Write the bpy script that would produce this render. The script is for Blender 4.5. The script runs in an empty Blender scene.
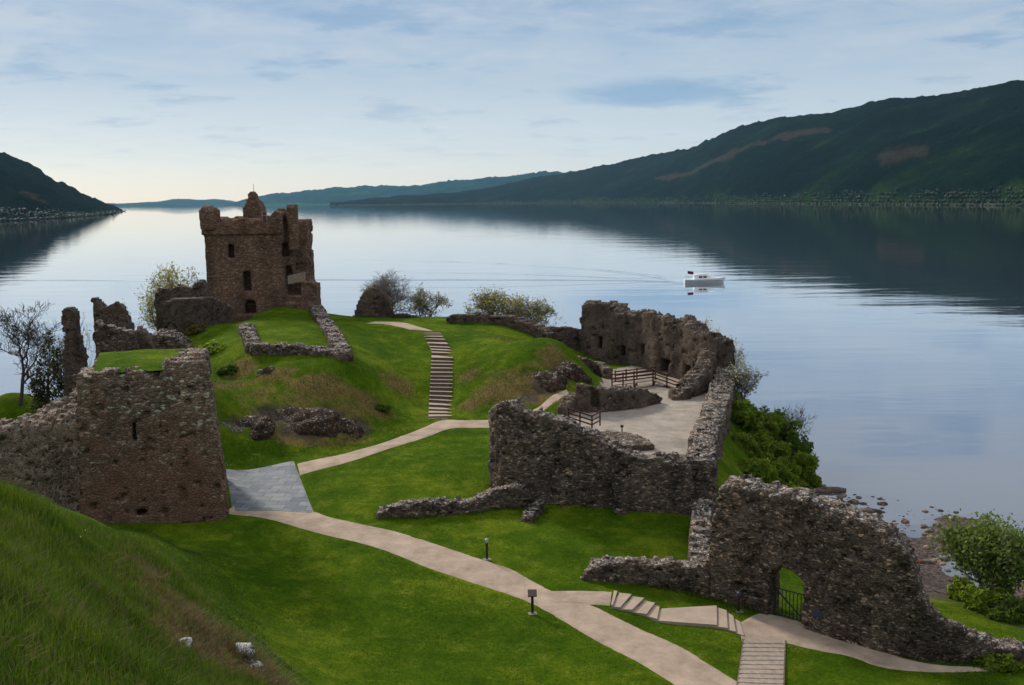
import bpy, bmesh, math, random
import numpy as np
from mathutils import Matrix, Vector

sc = bpy.context.scene
COL = sc.collection
R = math.radians
W_, H_ = 1024.0, 685.0
CAM = np.array((0.0, 0.0, 27.0))
FPX = 1098.0
PITCH, ROLL = R(7.4), R(-0.8)

# ------------------------------------------------------------------ camera
cam_d = bpy.data.cameras.new("camera")
cam = bpy.data.objects.new("camera", cam_d)
COL.objects.link(cam)
cam_d.sensor_width = 36.0
cam_d.lens = FPX / W_ * 36.0
cam_d.clip_start = 0.5
cam_d.clip_end = 60000.0
CM = Matrix.Rotation(math.pi / 2 - PITCH, 3, 'X') @ Matrix.Rotation(ROLL, 3, 'Z')
cam.matrix_world = Matrix.Translation(CAM) @ CM.to_4x4()
sc.camera = cam
CMN = np.array(CM)

# ------------------------------------------------------------------ world, sun, exposure
SUN_EL, SUN_AZ = R(33), R(-38)          # azimuth from +Y, positive towards +X: light comes from ahead, left
w = bpy.data.worlds.new("World")
sc.world = w
w.use_nodes = True
nt = w.node_tree
nt.nodes.clear()

def N(tree, typ, **kw):
    n = tree.nodes.new(typ)
    for k, v in kw.items():
        if k.startswith('i_'):
            key = k[2:]
            key = int(key) if key.isdigit() else key
            n.inputs[key].default_value = v
        else:
            setattr(n, k, v)
    return n

def ramp(tree, stops, interp='LINEAR'):
    n = tree.nodes.new('ShaderNodeValToRGB')
    cr = n.color_ramp
    cr.interpolation = interp
    while len(cr.elements) < len(stops):
        cr.elements.new(0.5)
    for e, (p, c) in zip(cr.elements, stops):
        e.position = p
        e.color = (c, c, c, 1) if not hasattr(c, '__len__') else (*c, 1)
    return n

def mth(tree, op, a, b=None, clamp=False):
    n = tree.nodes.new('ShaderNodeMath')
    n.operation = op
    n.use_clamp = clamp
    for i, v in enumerate((a, b)):
        if v is None: continue
        if isinstance(v, (int, float)): n.inputs[i].default_value = v
        else: tree.links.new(v, n.inputs[i])
    return n.outputs[0]

def mixc(tree, fac, a, b, mode='MIX'):
    n = tree.nodes.new('ShaderNodeMix')
    n.data_type = 'RGBA'
    n.blend_type = mode
    n.clamp_factor = True
    for i, v in ((0, fac), (6, a), (7, b)):
        if isinstance(v, (int, float)): n.inputs[i].default_value = v
        elif isinstance(v, tuple): n.inputs[i].default_value = (*v, 1)
        else: tree.links.new(v, n.inputs[i])
    return n.outputs[2]

tc = N(nt, 'ShaderNodeTexCoord')
sep = N(nt, 'ShaderNodeSeparateXYZ')
nt.links.new(tc.outputs['Generated'], sep.inputs[0])
zc = mth(nt, 'MAXIMUM', sep.outputs['Z'], 0.0)
den = mth(nt, 'ADD', zc, 0.09)
comb = N(nt, 'ShaderNodeCombineXYZ')
nt.links.new(mth(nt, 'DIVIDE', sep.outputs['X'], den), comb.inputs[0])
nt.links.new(mth(nt, 'DIVIDE', sep.outputs['Y'], den), comb.inputs[1])
# layered stratocumulus on a plane overhead
n1 = N(nt, 'ShaderNodeTexNoise', i_Scale=0.95, i_Detail=10.0, i_Roughness=0.64, i_Distortion=0.6)
n2 = N(nt, 'ShaderNodeTexNoise', i_Scale=3.4, i_Detail=9.0, i_Roughness=0.62, i_Distortion=0.5)
n3 = N(nt, 'ShaderNodeTexNoise', i_Scale=1.7, i_Detail=6.0, i_Roughness=0.6)
nt.links.new(comb.outputs[0], n1.inputs['Vector'])
nt.links.new(comb.outputs[0], n2.inputs['Vector'])
mp3 = N(nt, 'ShaderNodeMapping'); mp3.inputs['Location'].default_value = (7.3, 2.1, 0)
nt.links.new(comb.outputs[0], mp3.inputs[0]); nt.links.new(mp3.outputs[0], n3.inputs['Vector'])
# clear-ish base gradient with elevation: cream at the horizon, blue grey above
grad = ramp(nt, [(0.0, (0.95, 0.80, 0.57)), (0.03, (0.82, 0.78, 0.65)), (0.06, (0.60, 0.645, 0.655)), (0.105, (0.35, 0.45, 0.56)), (0.18, (0.215, 0.325, 0.485)), (0.24, (0.46, 0.51, 0.58)), (0.5, (0.72, 0.77, 0.84)), (1.0, (1.0, 1.02, 1.05))])
nt.links.new(zc, grad.inputs[0])
# the glow sits ahead-left; towards the right the low sky is bluer
az = mth(nt, 'ADD', mth(nt, 'MULTIPLY', sep.outputs['X'], -1.1), 0.55, True)
low = ramp(nt, [(0.0, 1.0), (0.10, 0.35), (0.2, 0.0)])
nt.links.new(zc, low.inputs[0])
base = mixc(nt, mth(nt, 'MULTIPLY', mth(nt, 'SUBTRACT', 1.0, az), low.outputs[0]), grad.outputs[0], (0.40, 0.50, 0.60))
cm1 = ramp(nt, [(0.38, 0.0), (0.62, 1.0)])
nt.links.new(mth(nt, 'ADD', mth(nt, 'MULTIPLY', n1.outputs[0], 0.42), mth(nt, 'MULTIPLY', n2.outputs[0], 0.58)), cm1.inputs[0])
fade = ramp(nt, [(0.02, 0.0), (0.07, 0.55), (0.12, 0.8)])
nt.links.new(zc, fade.inputs[0])
lightc = mixc(nt, mth(nt, 'MULTIPLY', mth(nt, 'MULTIPLY', cm1.outputs[0], fade.outputs[0]), 0.8), base, (0.47, 0.515, 0.57))
cm2 = ramp(nt, [(0.55, 0.0), (0.66, 1.0)])
nt.links.new(n3.outputs[0], cm2.inputs[0])
cloudc = mixc(nt, mth(nt, 'MULTIPLY', mth(nt, 'MULTIPLY', cm2.outputs[0], fade.outputs[0]), 0.7), lightc, (0.15, 0.28, 0.46))
# one heavier blue-grey bank low over the right-hand ridge
pv_ = N(nt, 'ShaderNodeMapping'); pv_.inputs['Location'].default_value = (-0.72 / 0.5, -5.45 / 0.42, 0); pv_.inputs['Scale'].default_value = (1 / 0.5, 1 / 0.42, 1)
nt.links.new(comb.outputs[0], pv_.inputs[0])
pl_ = N(nt, 'ShaderNodeVectorMath', operation='LENGTH'); nt.links.new(pv_.outputs[0], pl_.inputs[0])
pm_ = ramp(nt, [(0.30, 0.0), (0.75, 1.0)])
nt.links.new(mth(nt, 'ADD', mth(nt, 'MULTIPLY', mth(nt, 'SUBTRACT', 1.0, pl_.outputs['Value']), 0.7), mth(nt, 'MULTIPLY', n2.outputs[0], 0.75)), pm_.inputs[0])
cloudc = mixc(nt, mth(nt, 'MULTIPLY', pm_.outputs[0], 0.75), cloudc, (0.16, 0.30, 0.48))
bgc = N(nt, 'ShaderNodeBackground', i_Strength=1.0)
nt.links.new(cloudc, bgc.inputs[0])
sky = N(nt, 'ShaderNodeTexSky')
sky.sky_type = 'NISHITA'
sky.sun_disc = False
sky.sun_elevation = SUN_EL
sky.sun_rotation = SUN_AZ
bgs = N(nt, 'ShaderNodeBackground', i_Strength=0.08)
nt.links.new(sky.outputs[0], bgs.inputs[0])
mx = N(nt, 'ShaderNodeMixShader', i_0=0.9)
nt.links.new(bgs.outputs[0], mx.inputs[1]); nt.links.new(bgc.outputs[0], mx.inputs[2])
wo = N(nt, 'ShaderNodeOutputWorld')
nt.links.new(mx.outputs[0], wo.inputs[0])

sd = bpy.data.lights.new("sun", 'SUN')
sd.energy = 3.3
sd.angle = R(9)
sd.color = (1.0, 0.94, 0.84)
so = bpy.data.objects.new("sun", sd)
COL.objects.link(so)
sdir = Vector((math.sin(SUN_AZ) * math.cos(SUN_EL), math.cos(SUN_AZ) * math.cos(SUN_EL), math.sin(SUN_EL)))
so.rotation_euler = sdir.to_track_quat('Z', 'Y').to_euler()
so.location = sdir * 80 + Vector((0, 80, 0))

vs = sc.view_settings
vs.view_transform = 'Standard'
vs.look = 'None'
vs.exposure = 0.3
vs.gamma = 1.0
vs.use_curve_mapping = False
sc.render.engine = 'CYCLES'
cy = sc.cycles
cy.use_denoising = True
cy.max_bounces = 5
cy.diffuse_bounces = 2
cy.glossy_bounces = 3
cy.volume_bounces = 0
cy.transparent_max_bounces = 8
cy.caustics_reflective = False
cy.caustics_refractive = False

# ------------------------------------------------------------------ helpers
def ray(px, py):
    v = CMN @ np.array(((px - 512.0) / FPX, -(py - 342.5) / FPX, -1.0))
    return v

def atz(px, py, z):
    r = ray(px, py)
    return CAM + r * ((z - CAM[2]) / r[2])

def aty(px, py, Y):
    r = ray(px, py)
    return CAM + r * (Y / r[1])

def project(P):
    P = np.atleast_2d(np.asarray(P, float)) - CAM
    c = P @ CMN
    return np.stack([512 + FPX * c[:, 0] / -c[:, 2], 342.5 - FPX * c[:, 1] / -c[:, 2]], 1)

def hsh(ix, iy, iz, seed=0):
    with np.errstate(over='ignore'):
        h = (ix.astype(np.uint32) * np.uint32(374761393) + iy.astype(np.uint32) * np.uint32(668265263)
             + iz.astype(np.uint32) * np.uint32(2147483647 - 58) + np.uint32((seed * 974634777 + 12345) & 0xffffffff))
        h = (h ^ (h >> np.uint32(13))) * np.uint32(1274126177)
        h = (h ^ (h >> np.uint32(16))) * np.uint32(2246822519)
        h = h ^ (h >> np.uint32(15))
    return h.astype(np.float64) / 4294967295.0

def noise3(x, y, z, seed=0):
    x, y, z = np.broadcast_arrays(np.asarray(x, float), np.asarray(y, float), np.asarray(z, float))
    i, j, k = np.floor(x).astype(np.int64), np.floor(y).astype(np.int64), np.floor(z).astype(np.int64)
    fx, fy, fz = x - i, y - j, z - k
    fx, fy, fz = [f * f * (3 - 2 * f) for f in (fx, fy, fz)]
    o = 0
    for a in (0, 1):
        for b in (0, 1):
            for c in (0, 1):
                o = o + hsh(i + a, j + b, k + c, seed) * (fx if a else 1 - fx) * (fy if b else 1 - fy) * (fz if c else 1 - fz)
    return o * 2 - 1

def fbm(x, y, z, seed=0, oct=4):
    s, a, t = 0, 1.0, 0
    for o in range(oct):
        s = s + a * noise3(x * 2 ** o, y * 2 ** o, z * 2 ** o, seed + o)
        t += a
        a *= 0.5
    return s / t

def sstep(a, b, x):
    t = np.clip((x - a) / (b - a), 0, 1)
    return t * t * (3 - 2 * t)

def link_mesh(name, verts, faces, mat, parent=None, origin=None, smooth=False, attrs=None, mats=None, midx=None):
    """one mesh object; verts are world coordinates, origin the object's own place"""
    verts = np.asarray(verts, float)
    base = np.array(parent['_loc']) if parent is not None else np.zeros(3)
    if origin is None:
        if parent is not None: origin = base
        else:
            mn, mxx = verts.min(0), verts.max(0)
            origin = np.array([(mn[0] + mxx[0]) / 2, (mn[1] + mxx[1]) / 2, mn[2]])
    me = bpy.data.meshes.new(name)
    v = verts - origin
    if isinstance(faces, np.ndarray):
        k = faces.shape[1]
        me.vertices.add(len(v)); me.vertices.foreach_set('co', v.ravel())
        me.loops.add(faces.size); me.loops.foreach_set('vertex_index', faces.ravel().astype(np.int32))
        me.polygons.add(len(faces))
        me.polygons.foreach_set('loop_start', np.arange(0, faces.size, k, dtype=np.int32))
        me.polygons.foreach_set('loop_total', np.full(len(faces), k, dtype=np.int32))
        me.update(calc_edges=True)
        me.validate()
    else:
        me.from_pydata(v.tolist(), [], [list(f) for f in faces])
    if smooth:
        me.polygons.foreach_set('use_smooth', np.ones(len(me.polygons), bool))
    for m in (mats or [mat]):
        me.materials.append(m)
    if midx is not None:
        me.polygons.foreach_set('material_index', np.asarray(midx, np.int32))
    if attrs:
        for k2, a in attrs.items():
            at = me.color_attributes.new(k2, 'FLOAT_COLOR', 'POINT')
            at.data.foreach_set('color', np.asarray(a, np.float32).ravel())
    me.update()
    o = bpy.data.objects.new(name, me)
    COL.objects.link(o)
    o['_loc'] = [float(c) for c in origin]
    if parent is not None:
        o.parent = parent
        o.location = [float(c) for c in (np.asarray(origin) - base)]
    else:
        o.location = [float(c) for c in origin]
    return o

def empty(name, loc):
    o = bpy.data.objects.new(name, None)
    o.empty_display_size = 0.5
    o.location = [float(c) for c in loc]
    o['_loc'] = [float(c) for c in loc]
    COL.objects.link(o)
    return o

def tag(o, label=None, cat=None, group=None, kind=None):
    if label: o['label'] = label
    if cat: o['category'] = cat
    if group: o['group'] = group
    if kind: o['kind'] = kind
    return o

class MB:
    """collects boxes and bars into one mesh"""
    def __init__(s): s.v, s.f = [], []
    def add(s, vs_, fs_):
        b = len(s.v)
        s.v += [tuple(map(float, q)) for q in vs_]
        s.f += [tuple(b + i for i in f) for f in fs_]
    def hexa(s, lo, hi):
        """lo, hi: 4 points each, same winding (ccw seen from above)"""
        s.add(list(lo) + list(hi), [(3, 2, 1, 0), (4, 5, 6, 7), (0, 1, 5, 4), (1, 2, 6, 5), (2, 3, 7, 6), (3, 0, 4, 7)])
    def box(s, c, sx, sy, sz, rz=0.0):
        """c = centre of the base"""
        ca, sa = math.cos(rz), math.sin(rz)
        lo = [(c[0] + ca * a * sx / 2 - sa * b * sy / 2, c[1] + sa * a * sx / 2 + ca * b * sy / 2, c[2]) for a, b in ((-1, -1), (1, -1), (1, 1), (-1, 1))]
        s.hexa(lo, [(p[0], p[1], p[2] + sz) for p in lo])
    def bar(s, p, q, w, h=None):
        p, q = Vector(p), Vector(q)
        d = (q - p).normalized()
        up = Vector((0, 0, 1)) if abs(d.z) < 0.9 else Vector((0, 1, 0))
        a = d.cross(up).normalized() * (w / 2)
        b = a.cross(d).normalized() * ((h or w) / 2)
        s.hexa([p - a - b, p + a - b, p + a + b, p - a + b], [q - a - b, q + a - b, q + a + b, q - a + b])
    def tube(s, pts, rad, n=6):
        pts = [Vector(p) for p in pts]
        rads = rad if hasattr(rad, '__len__') else [rad] * len(pts)
        vs_, fs_ = [], []
        for i, p in enumerate(pts):
            d = (pts[min(i + 1, len(pts) - 1)] - pts[max(i - 1, 0)]).normalized()
            up = Vector((0, 0, 1)) if abs(d.z) < 0.9 else Vector((1, 0, 0))
            a = d.cross(up).normalized(); b = a.cross(d)
            for k in range(n):
                t = 2 * math.pi * k / n
                vs_.append(p + (a * math.cos(t) + b * math.sin(t)) * rads[i])
        for i in range(len(pts) - 1):
            for k in range(n):
                fs_.append((i * n + k, i * n + (k + 1) % n, (i + 1) * n + (k + 1) % n, (i + 1) * n + k))
        fs_.append(tuple(range(n))[::-1]); fs_.append(tuple((len(pts) - 1) * n + k for k in range(n)))
        s.add(vs_, fs_)
    def build(s, name, mat, parent=None, origin=None, smooth=False):
        return link_mesh(name, s.v, s.f, mat, parent, origin, smooth)

# ------------------------------------------------------------------ materials
def new_mat(name, rough=0.9, spec=0.2):
    m = bpy.data.materials.new(name)
    m.use_nodes = True
    t = m.node_tree
    b = t.nodes['Principled BSDF']
    b.inputs['Roughness'].default_value = rough
    b.inputs['Specular IOR Level'].default_value = spec
    return m, t, b

def simple(name, col, rough=0.7, spec=0.3, var=0.15, scale=8.0, metal=0.0):
    m, t, b = new_mat(name, rough, spec)
    g = N(t, 'ShaderNodeNewGeometry')
    n = N(t, 'ShaderNodeTexNoise', i_Scale=scale, i_Detail=5.0)
    t.links.new(g.outputs['Position'], n.inputs['Vector'])
    r_ = ramp(t, [(0.25, tuple(c * (1 - var) for c in col)), (0.75, tuple(min(1, c * (1 + var)) for c in col))])
    t.links.new(n.outputs[0], r_.inputs[0])
    t.links.new(r_.outputs[0], b.inputs['Base Color'])
    b.inputs['Metallic'].default_value = metal
    return m

def stone_mat(name, cols, lichen=0.35, scale=2.2, flat=1.9, mortar=(0.05, 0.042, 0.036), lich_col=(0.42, 0.40, 0.37), bump=0.9, stain=0.5, moss=0.0, red=None, pale=True, zred=None, joint=0.055):
    """rubble masonry: voronoi stones with mortar joints, pale lichen on the tops and in flecks, dark weathering streaks"""
    cols = [(c[0] * 1.10, c[1] * 0.98, c[2] * 0.86) for c in cols]
    m, t, b = new_mat(name, 0.95, 0.12)
    L = t.links.new
    g = N(t, 'ShaderNodeNewGeometry')
    wn = N(t, 'ShaderNodeTexNoise', i_Scale=1.3, i_Detail=3.0)
    L(g.outputs['Position'], wn.inputs['Vector'])
    mp = N(t, 'ShaderNodeMapping')
    mp.inputs['Scale'].default_value = (1, 1, flat)
    va = N(t, 'ShaderNodeVectorMath', operation='MULTIPLY_ADD')
    L(wn.outputs['Color'], va.inputs[0]); va.inputs[1]  .default_value = (0.5, 0.5, 0.4); L(g.outputs['Position'], va.inputs[2])
    L(va.outputs[0], mp.inputs[0])
    scale *= 1.75
    vo = N(t, 'ShaderNodeTexVoronoi', i_Scale=scale, i_Randomness=1.0)
    ve = N(t, 'ShaderNodeTexVoronoi', i_Scale=scale, i_Randomness=1.0)
    ve.feature = 'DISTANCE_TO_EDGE'
    L(mp.outputs[0], vo.inputs['Vector']); L(mp.outputs[0], ve.inputs['Vector'])
    sp = N(t, 'ShaderNodeSeparateColor'); L(vo.outputs['Color'], sp.inputs[0])
    k = len(cols)
    cr = ramp(t, [(0.9 * i / (k - 1), c) for i, c in enumerate(cols)] + ([(0.93, tuple(min(.42, c * m_) for c, m_ in zip(cols[-1], (1.65, 1.5, 1.35))))] if pale else []))
    L(sp.outputs[0], cr.inputs[0])
    fine = N(t, 'ShaderNodeTexNoise', i_Scale=11.0, i_Detail=8.0, i_Roughness=0.7)
    L(g.outputs['Position'], fine.inputs['Vector'])
    fr = ramp(t, [(0.25, 0.5), (0.75, 1.45)]); L(fine.outputs[0], fr.inputs[0])
    c1 = mixc(t, 1.0, cr.outputs[0], fr.outputs[0], 'MULTIPLY')
    # big patches of paler / darker weathering
    big = N(t, 'ShaderNodeTexNoise', i_Scale=0.45, i_Detail=6.0, i_Roughness=0.65)
    mb = N(t, 'ShaderNodeMapping'); mb.inputs['Scale'].default_value = (1, 1, 0.45)
    L(g.outputs['Position'], mb.inputs[0]); L(mb.outputs[0], big.inputs['Vector'])
    br = ramp(t, [(0.34, (1 - stain,) * 3), (0.55, (1.0,) * 3), (0.75, (1.35, 1.3, 1.22))]); L(big.outputs[0], br.inputs[0])
    c2 = mixc(t, 1.0, c1, br.outputs[0], 'MULTIPLY')
    if red is not None:
        rn = N(t, 'ShaderNodeTexNoise', i_Scale=0.33, i_Detail=4.0)
        mr = N(t, 'ShaderNodeMapping'); mr.inputs['Location'].default_value = (31, 7, 3); L(g.outputs['Position'], mr.inputs[0]); L(mr.outputs[0], rn.inputs['Vector'])
        rr = ramp(t, [(0.42, 0.0), (0.62, 0.85)])
        if zred:
            pz = N(t, 'ShaderNodeSeparateXYZ'); L(g.outputs['Position'], pz.inputs[0])
            L(mth(t, 'ADD', rn.outputs[0], mth(t, 'MULTIPLY', mth(t, 'SUBTRACT', zred, pz.outputs['Z']), 0.05)), rr.inputs[0])
        else: L(rn.outputs[0], rr.inputs[0])
        c2 = mixc(t, rr.outputs[0], c2, mixc(t, 1.0, fr.outputs[0], red, 'MULTIPLY'))
    er = ramp(t, [(0.0, 1.0), (joint, 0.0)]); L(ve.outputs['Distance'], er.inputs[0])
    c3 = mixc(t, mth(t, 'MULTIPLY', er.outputs[0], 0.8), c2, mortar)
    # lichen: flecks anywhere, more on upward faces
    ns = N(t, 'ShaderNodeSeparateXYZ'); L(g.outputs['Normal'], ns.inputs[0])
    upr = ramp(t, [(0.25, 0.0), (0.9, 0.12)]); L(ns.outputs['Z'], upr.inputs[0])
    lf = N(t, 'ShaderNodeTexNoise', i_Scale=5.5, i_Detail=6.0, i_Roughness=0.72)
    L(g.outputs['Position'], lf.inputs['Vector'])
    la = mth(t, 'ADD', lf.outputs[0], upr.outputs[0])
    la = mth(t, 'ADD', la, mth(t, 'MULTIPLY', sp.outputs[1], 0.12))
    lr = ramp(t, [(0.80 - 0.25 * lichen, 0.0), (0.90 - 0.25 * lichen, 0.9)]); L(la, lr.inputs[0])
    c4 = mixc(t, lr.outputs[0], c3, lich_col)
    if moss > 0:
        mo = N(t, 'ShaderNodeTexNoise', i_Scale=1.1, i_Detail=5.0); L(g.outputs['Position'], mo.inputs['Vector'])
        mr2 = ramp(t, [(0.62 - 0.1 * moss, 0.0), (0.72, 0.8)]); L(mo.outputs[0], mr2.inputs[0])
        c4 = mixc(t, mr2.outputs[0], c4, (0.05, 0.06, 0.018))
    L(c4, b.inputs['Base Color'])
    hr = ramp(t, [(0.0, 0.0), (0.12, 0.75), (0.5, 1.0)]); L(ve.outputs['Distance'], hr.inputs[0])
    hsum = mth(t, 'ADD', mth(t, 'ADD', hr.outputs[0], mth(t, 'MULTIPLY', sp.outputs[2], 0.7)), mth(t, 'MULTIPLY', fine.outputs[0], 0.6))
    bp = N(t, 'ShaderNodeBump', i_Strength=bump, i_Distance=0.07)
    L(hsum, bp.inputs['Height']); L(bp.outputs[0], b.inputs['Normal'])
    return m

def leaf_mat(name, a, bcol, trans=0.35, sc_=0.6):
    m, t, b = new_mat(name, 0.7, 0.2)
    g = N(t, 'ShaderNodeNewGeometry')
    n = N(t, 'ShaderNodeTexNoise', i_Scale=sc_, i_Detail=3.0)
    t.links.new(g.outputs['Position'], n.inputs['Vector'])
    wnn = N(t, 'ShaderNodeTexWhiteNoise'); 
    t.links.new(g.outputs['Random Per Island'], wnn.inputs['Vector'])
    f = mth(t, 'ADD', mth(t, 'MULTIPLY', n.outputs[0], 0.6), mth(t, 'MULTIPLY', g.outputs['Random Per Island'], 0.4))
    r_ = ramp(t, [(0.25, a), (0.72, bcol)])
    t.links.new(f, r_.inputs[0])
    t.links.new(r_.outputs[0], b.inputs['Base Color'])
    tr = N(t, 'ShaderNodeBsdfTranslucent')
    t.links.new(r_.outputs[0], tr.inputs[0])
    mxs = N(t, 'ShaderNodeMixShader', i_0=trans)
    t.links.new(b.outputs[0], mxs.inputs[1]); t.links.new(tr.outputs[0], mxs.inputs[2])
    t.links.new(mxs.outputs[0], t.nodes['Material Output'].inputs[0])
    return m

# ------------------------------------------------------------------ water
def water_mat():
    m, t, b = new_mat("loch_water", 0.02, 0.5)
    L = t.links.new
    b.inputs['IOR'].default_value = 2.2
    b.inputs['Base Color'].default_value = (0.050, 0.056, 0.074, 1)
    g = N(t, 'ShaderNodeNewGeometry')
    mp = N(t, 'ShaderNodeMapping'); mp.inputs['Scale'].default_value = (0.35, 1.0, 1.0)
    mp.inputs['Rotation'].default_value = (0, 0, 0.15)
    L(g.outputs['Position'], mp.inputs[0])
    a = N(t, 'ShaderNodeTexNoise', i_Scale=0.9, i_Detail=4.0, i_Roughness=0.55)
    c = N(t, 'ShaderNodeTexNoise', i_Scale=0.07, i_Detail=3.0, i_Roughness=0.5)
    L(mp.outputs[0], a.inputs['Vector']); L(mp.outputs[0], c.inputs['Vector'])
    # breeze patches: rippled here, calm there
    pt = N(t, 'ShaderNodeTexNoise', i_Scale=0.016, i_Detail=6.0, i_Roughness=0.6, i_Distortion=1.6)
    mpp = N(t, 'ShaderNodeMapping'); mpp.inputs['Scale'].default_value = (0.4, 1.0, 1.0); mpp.inputs['Rotation'].default_value = (0, 0, 0.55)
    L(g.outputs['Position'], mpp.inputs[0]); L(mpp.outputs[0], pt.inputs['Vector'])
    pr = ramp(t, [(0.30, 0.45), (0.70, 1.0)]); L(pt.outputs[0], pr.inputs[0])
    h = mth(t, 'ADD', mth(t, 'MULTIPLY', mth(t, 'MULTIPLY', a.outputs[0], pr.outputs[0]), 0.007), mth(t, 'MULTIPLY', c.outputs[0], 0.085))
    # wake of the cruiser: two long low swells trailing to the left of the boat
    at = t.nodes.new('ShaderNodeAttribute'); at.attribute_name = 'wake'
    h = mth(t, 'ADD', h, mth(t, 'MULTIPLY', at.outputs['Fac'], 0.0))
    bp = N(t, 'ShaderNodeBump', i_Strength=1.0, i_Distance=1.0)
    L(h, bp.inputs['Height']); L(bp.outputs[0], b.inputs['Normal'])
    # silvery sheen: mirror share grows quickly towards grazing view
    b.inputs['Specular IOR Level'].default_value = 0.0
    fr = N(t, 'ShaderNodeFresnel', i_IOR=1.33); L(bp.outputs[0], fr.inputs['Normal'])
    gl = N(t, 'ShaderNodeBsdfGlossy'); gl.inputs['Roughness'].default_value = 0.02; gl.inputs['Color'].default_value = (0.97, 0.98, 1.0, 1)
    L(bp.outputs[0], gl.inputs['Normal'])
    ms = N(t, 'ShaderNodeMixShader')
    frr = ramp(t, [(0.0, 0.03), (0.10, 0.13), (0.20, 0.38), (0.35, 0.66), (0.55, 0.88), (1.0, 1.0)]); L(fr.outputs[0], frr.inputs[0])
    L(frr.outputs[0], ms.inputs[0]); L(b.outputs[0], ms.inputs[1]); L(gl.outputs[0], ms.inputs[2])
    L(ms.outputs[0], t.nodes['Material Output'].inputs[0])
    return m

M = {}
M['water'] = water_mat()
WR = 26000.0
wv = []; wf = []
ring = [(-WR, -900), (WR, -900), (WR, WR), (-WR, WR)]
o = link_mesh('loch_water', [(x, y, 0) for x, y in ring], [(0, 1, 2, 3)], M['water'], origin=np.zeros(3))
tag(o, kind='structure')

# ------------------------------------------------------------------ hills
def hill_mat(name, dark, mid, light, bare):
    m, t, b = new_mat(name, 1.0, 0.0)
    L = t.links.new
    g = N(t, 'ShaderNodeNewGeometry')
    at = t.nodes.new('ShaderNodeVertexColor'); at.layer_name = 'mask'
    sp = N(t, 'ShaderNodeSeparateColor'); L(at.outputs[0], sp.inputs[0])
    n = N(t, 'ShaderNodeTexNoise', i_Scale=0.0035, i_Detail=9.0, i_Roughness=0.68); L(g.outputs['Position'], n.inputs['Vector'])
    r_ = ramp(t, [(0.40, dark), (0.56, mid), (0.7, light)]); L(n.outputs[0], r_.inputs[0])
    c = mixc(t, sp.outputs[1], r_.outputs[0], light)
    c = mixc(t, sp.outputs[0], c, bare)
    v = N(t, 'ShaderNodeTexVoronoi', i_Scale=0.07); L(g.outputs['Position'], v.inputs['Vector'])
    f = N(t, 'ShaderNodeTexNoise', i_Scale=0.05, i_Detail=6.0, i_Roughness=0.75); L(g.outputs['Position'], f.inputs['Vector'])
    fr = ramp(t, [(0.3, 0.6), (0.7, 1.4)]); L(f.outputs[0], fr.inputs[0])
    c = mixc(t, 1.0, c, fr.outputs[0], 'MULTIPLY')
    L(c, b.inputs['Base Color'])
    bp = N(t, 'ShaderNodeBump', i_Strength=0.7, i_Distance=9.0)
    L(mth(t, 'ADD', v.outputs['Distance'], f.outputs[0]), bp.inputs['Height']); L(bp.outputs[0], b.inputs['Normal'])
    return m

M['hill'] = hill_mat('forested_hill', (0.002, 0.007, 0.006), (0.004, 0.012, 0.008), (0.012, 0.028, 0.008), (0.050, 0.036, 0.026))
M['hill_far'] = hill_mat('far_hill', (0.008, 0.034, 0.044), (0.012, 0.048, 0.052), (0.03, 0.085, 0.05), (0.1, 0.09, 0.06))  # blue of the distant air is put into these colours as well

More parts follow.
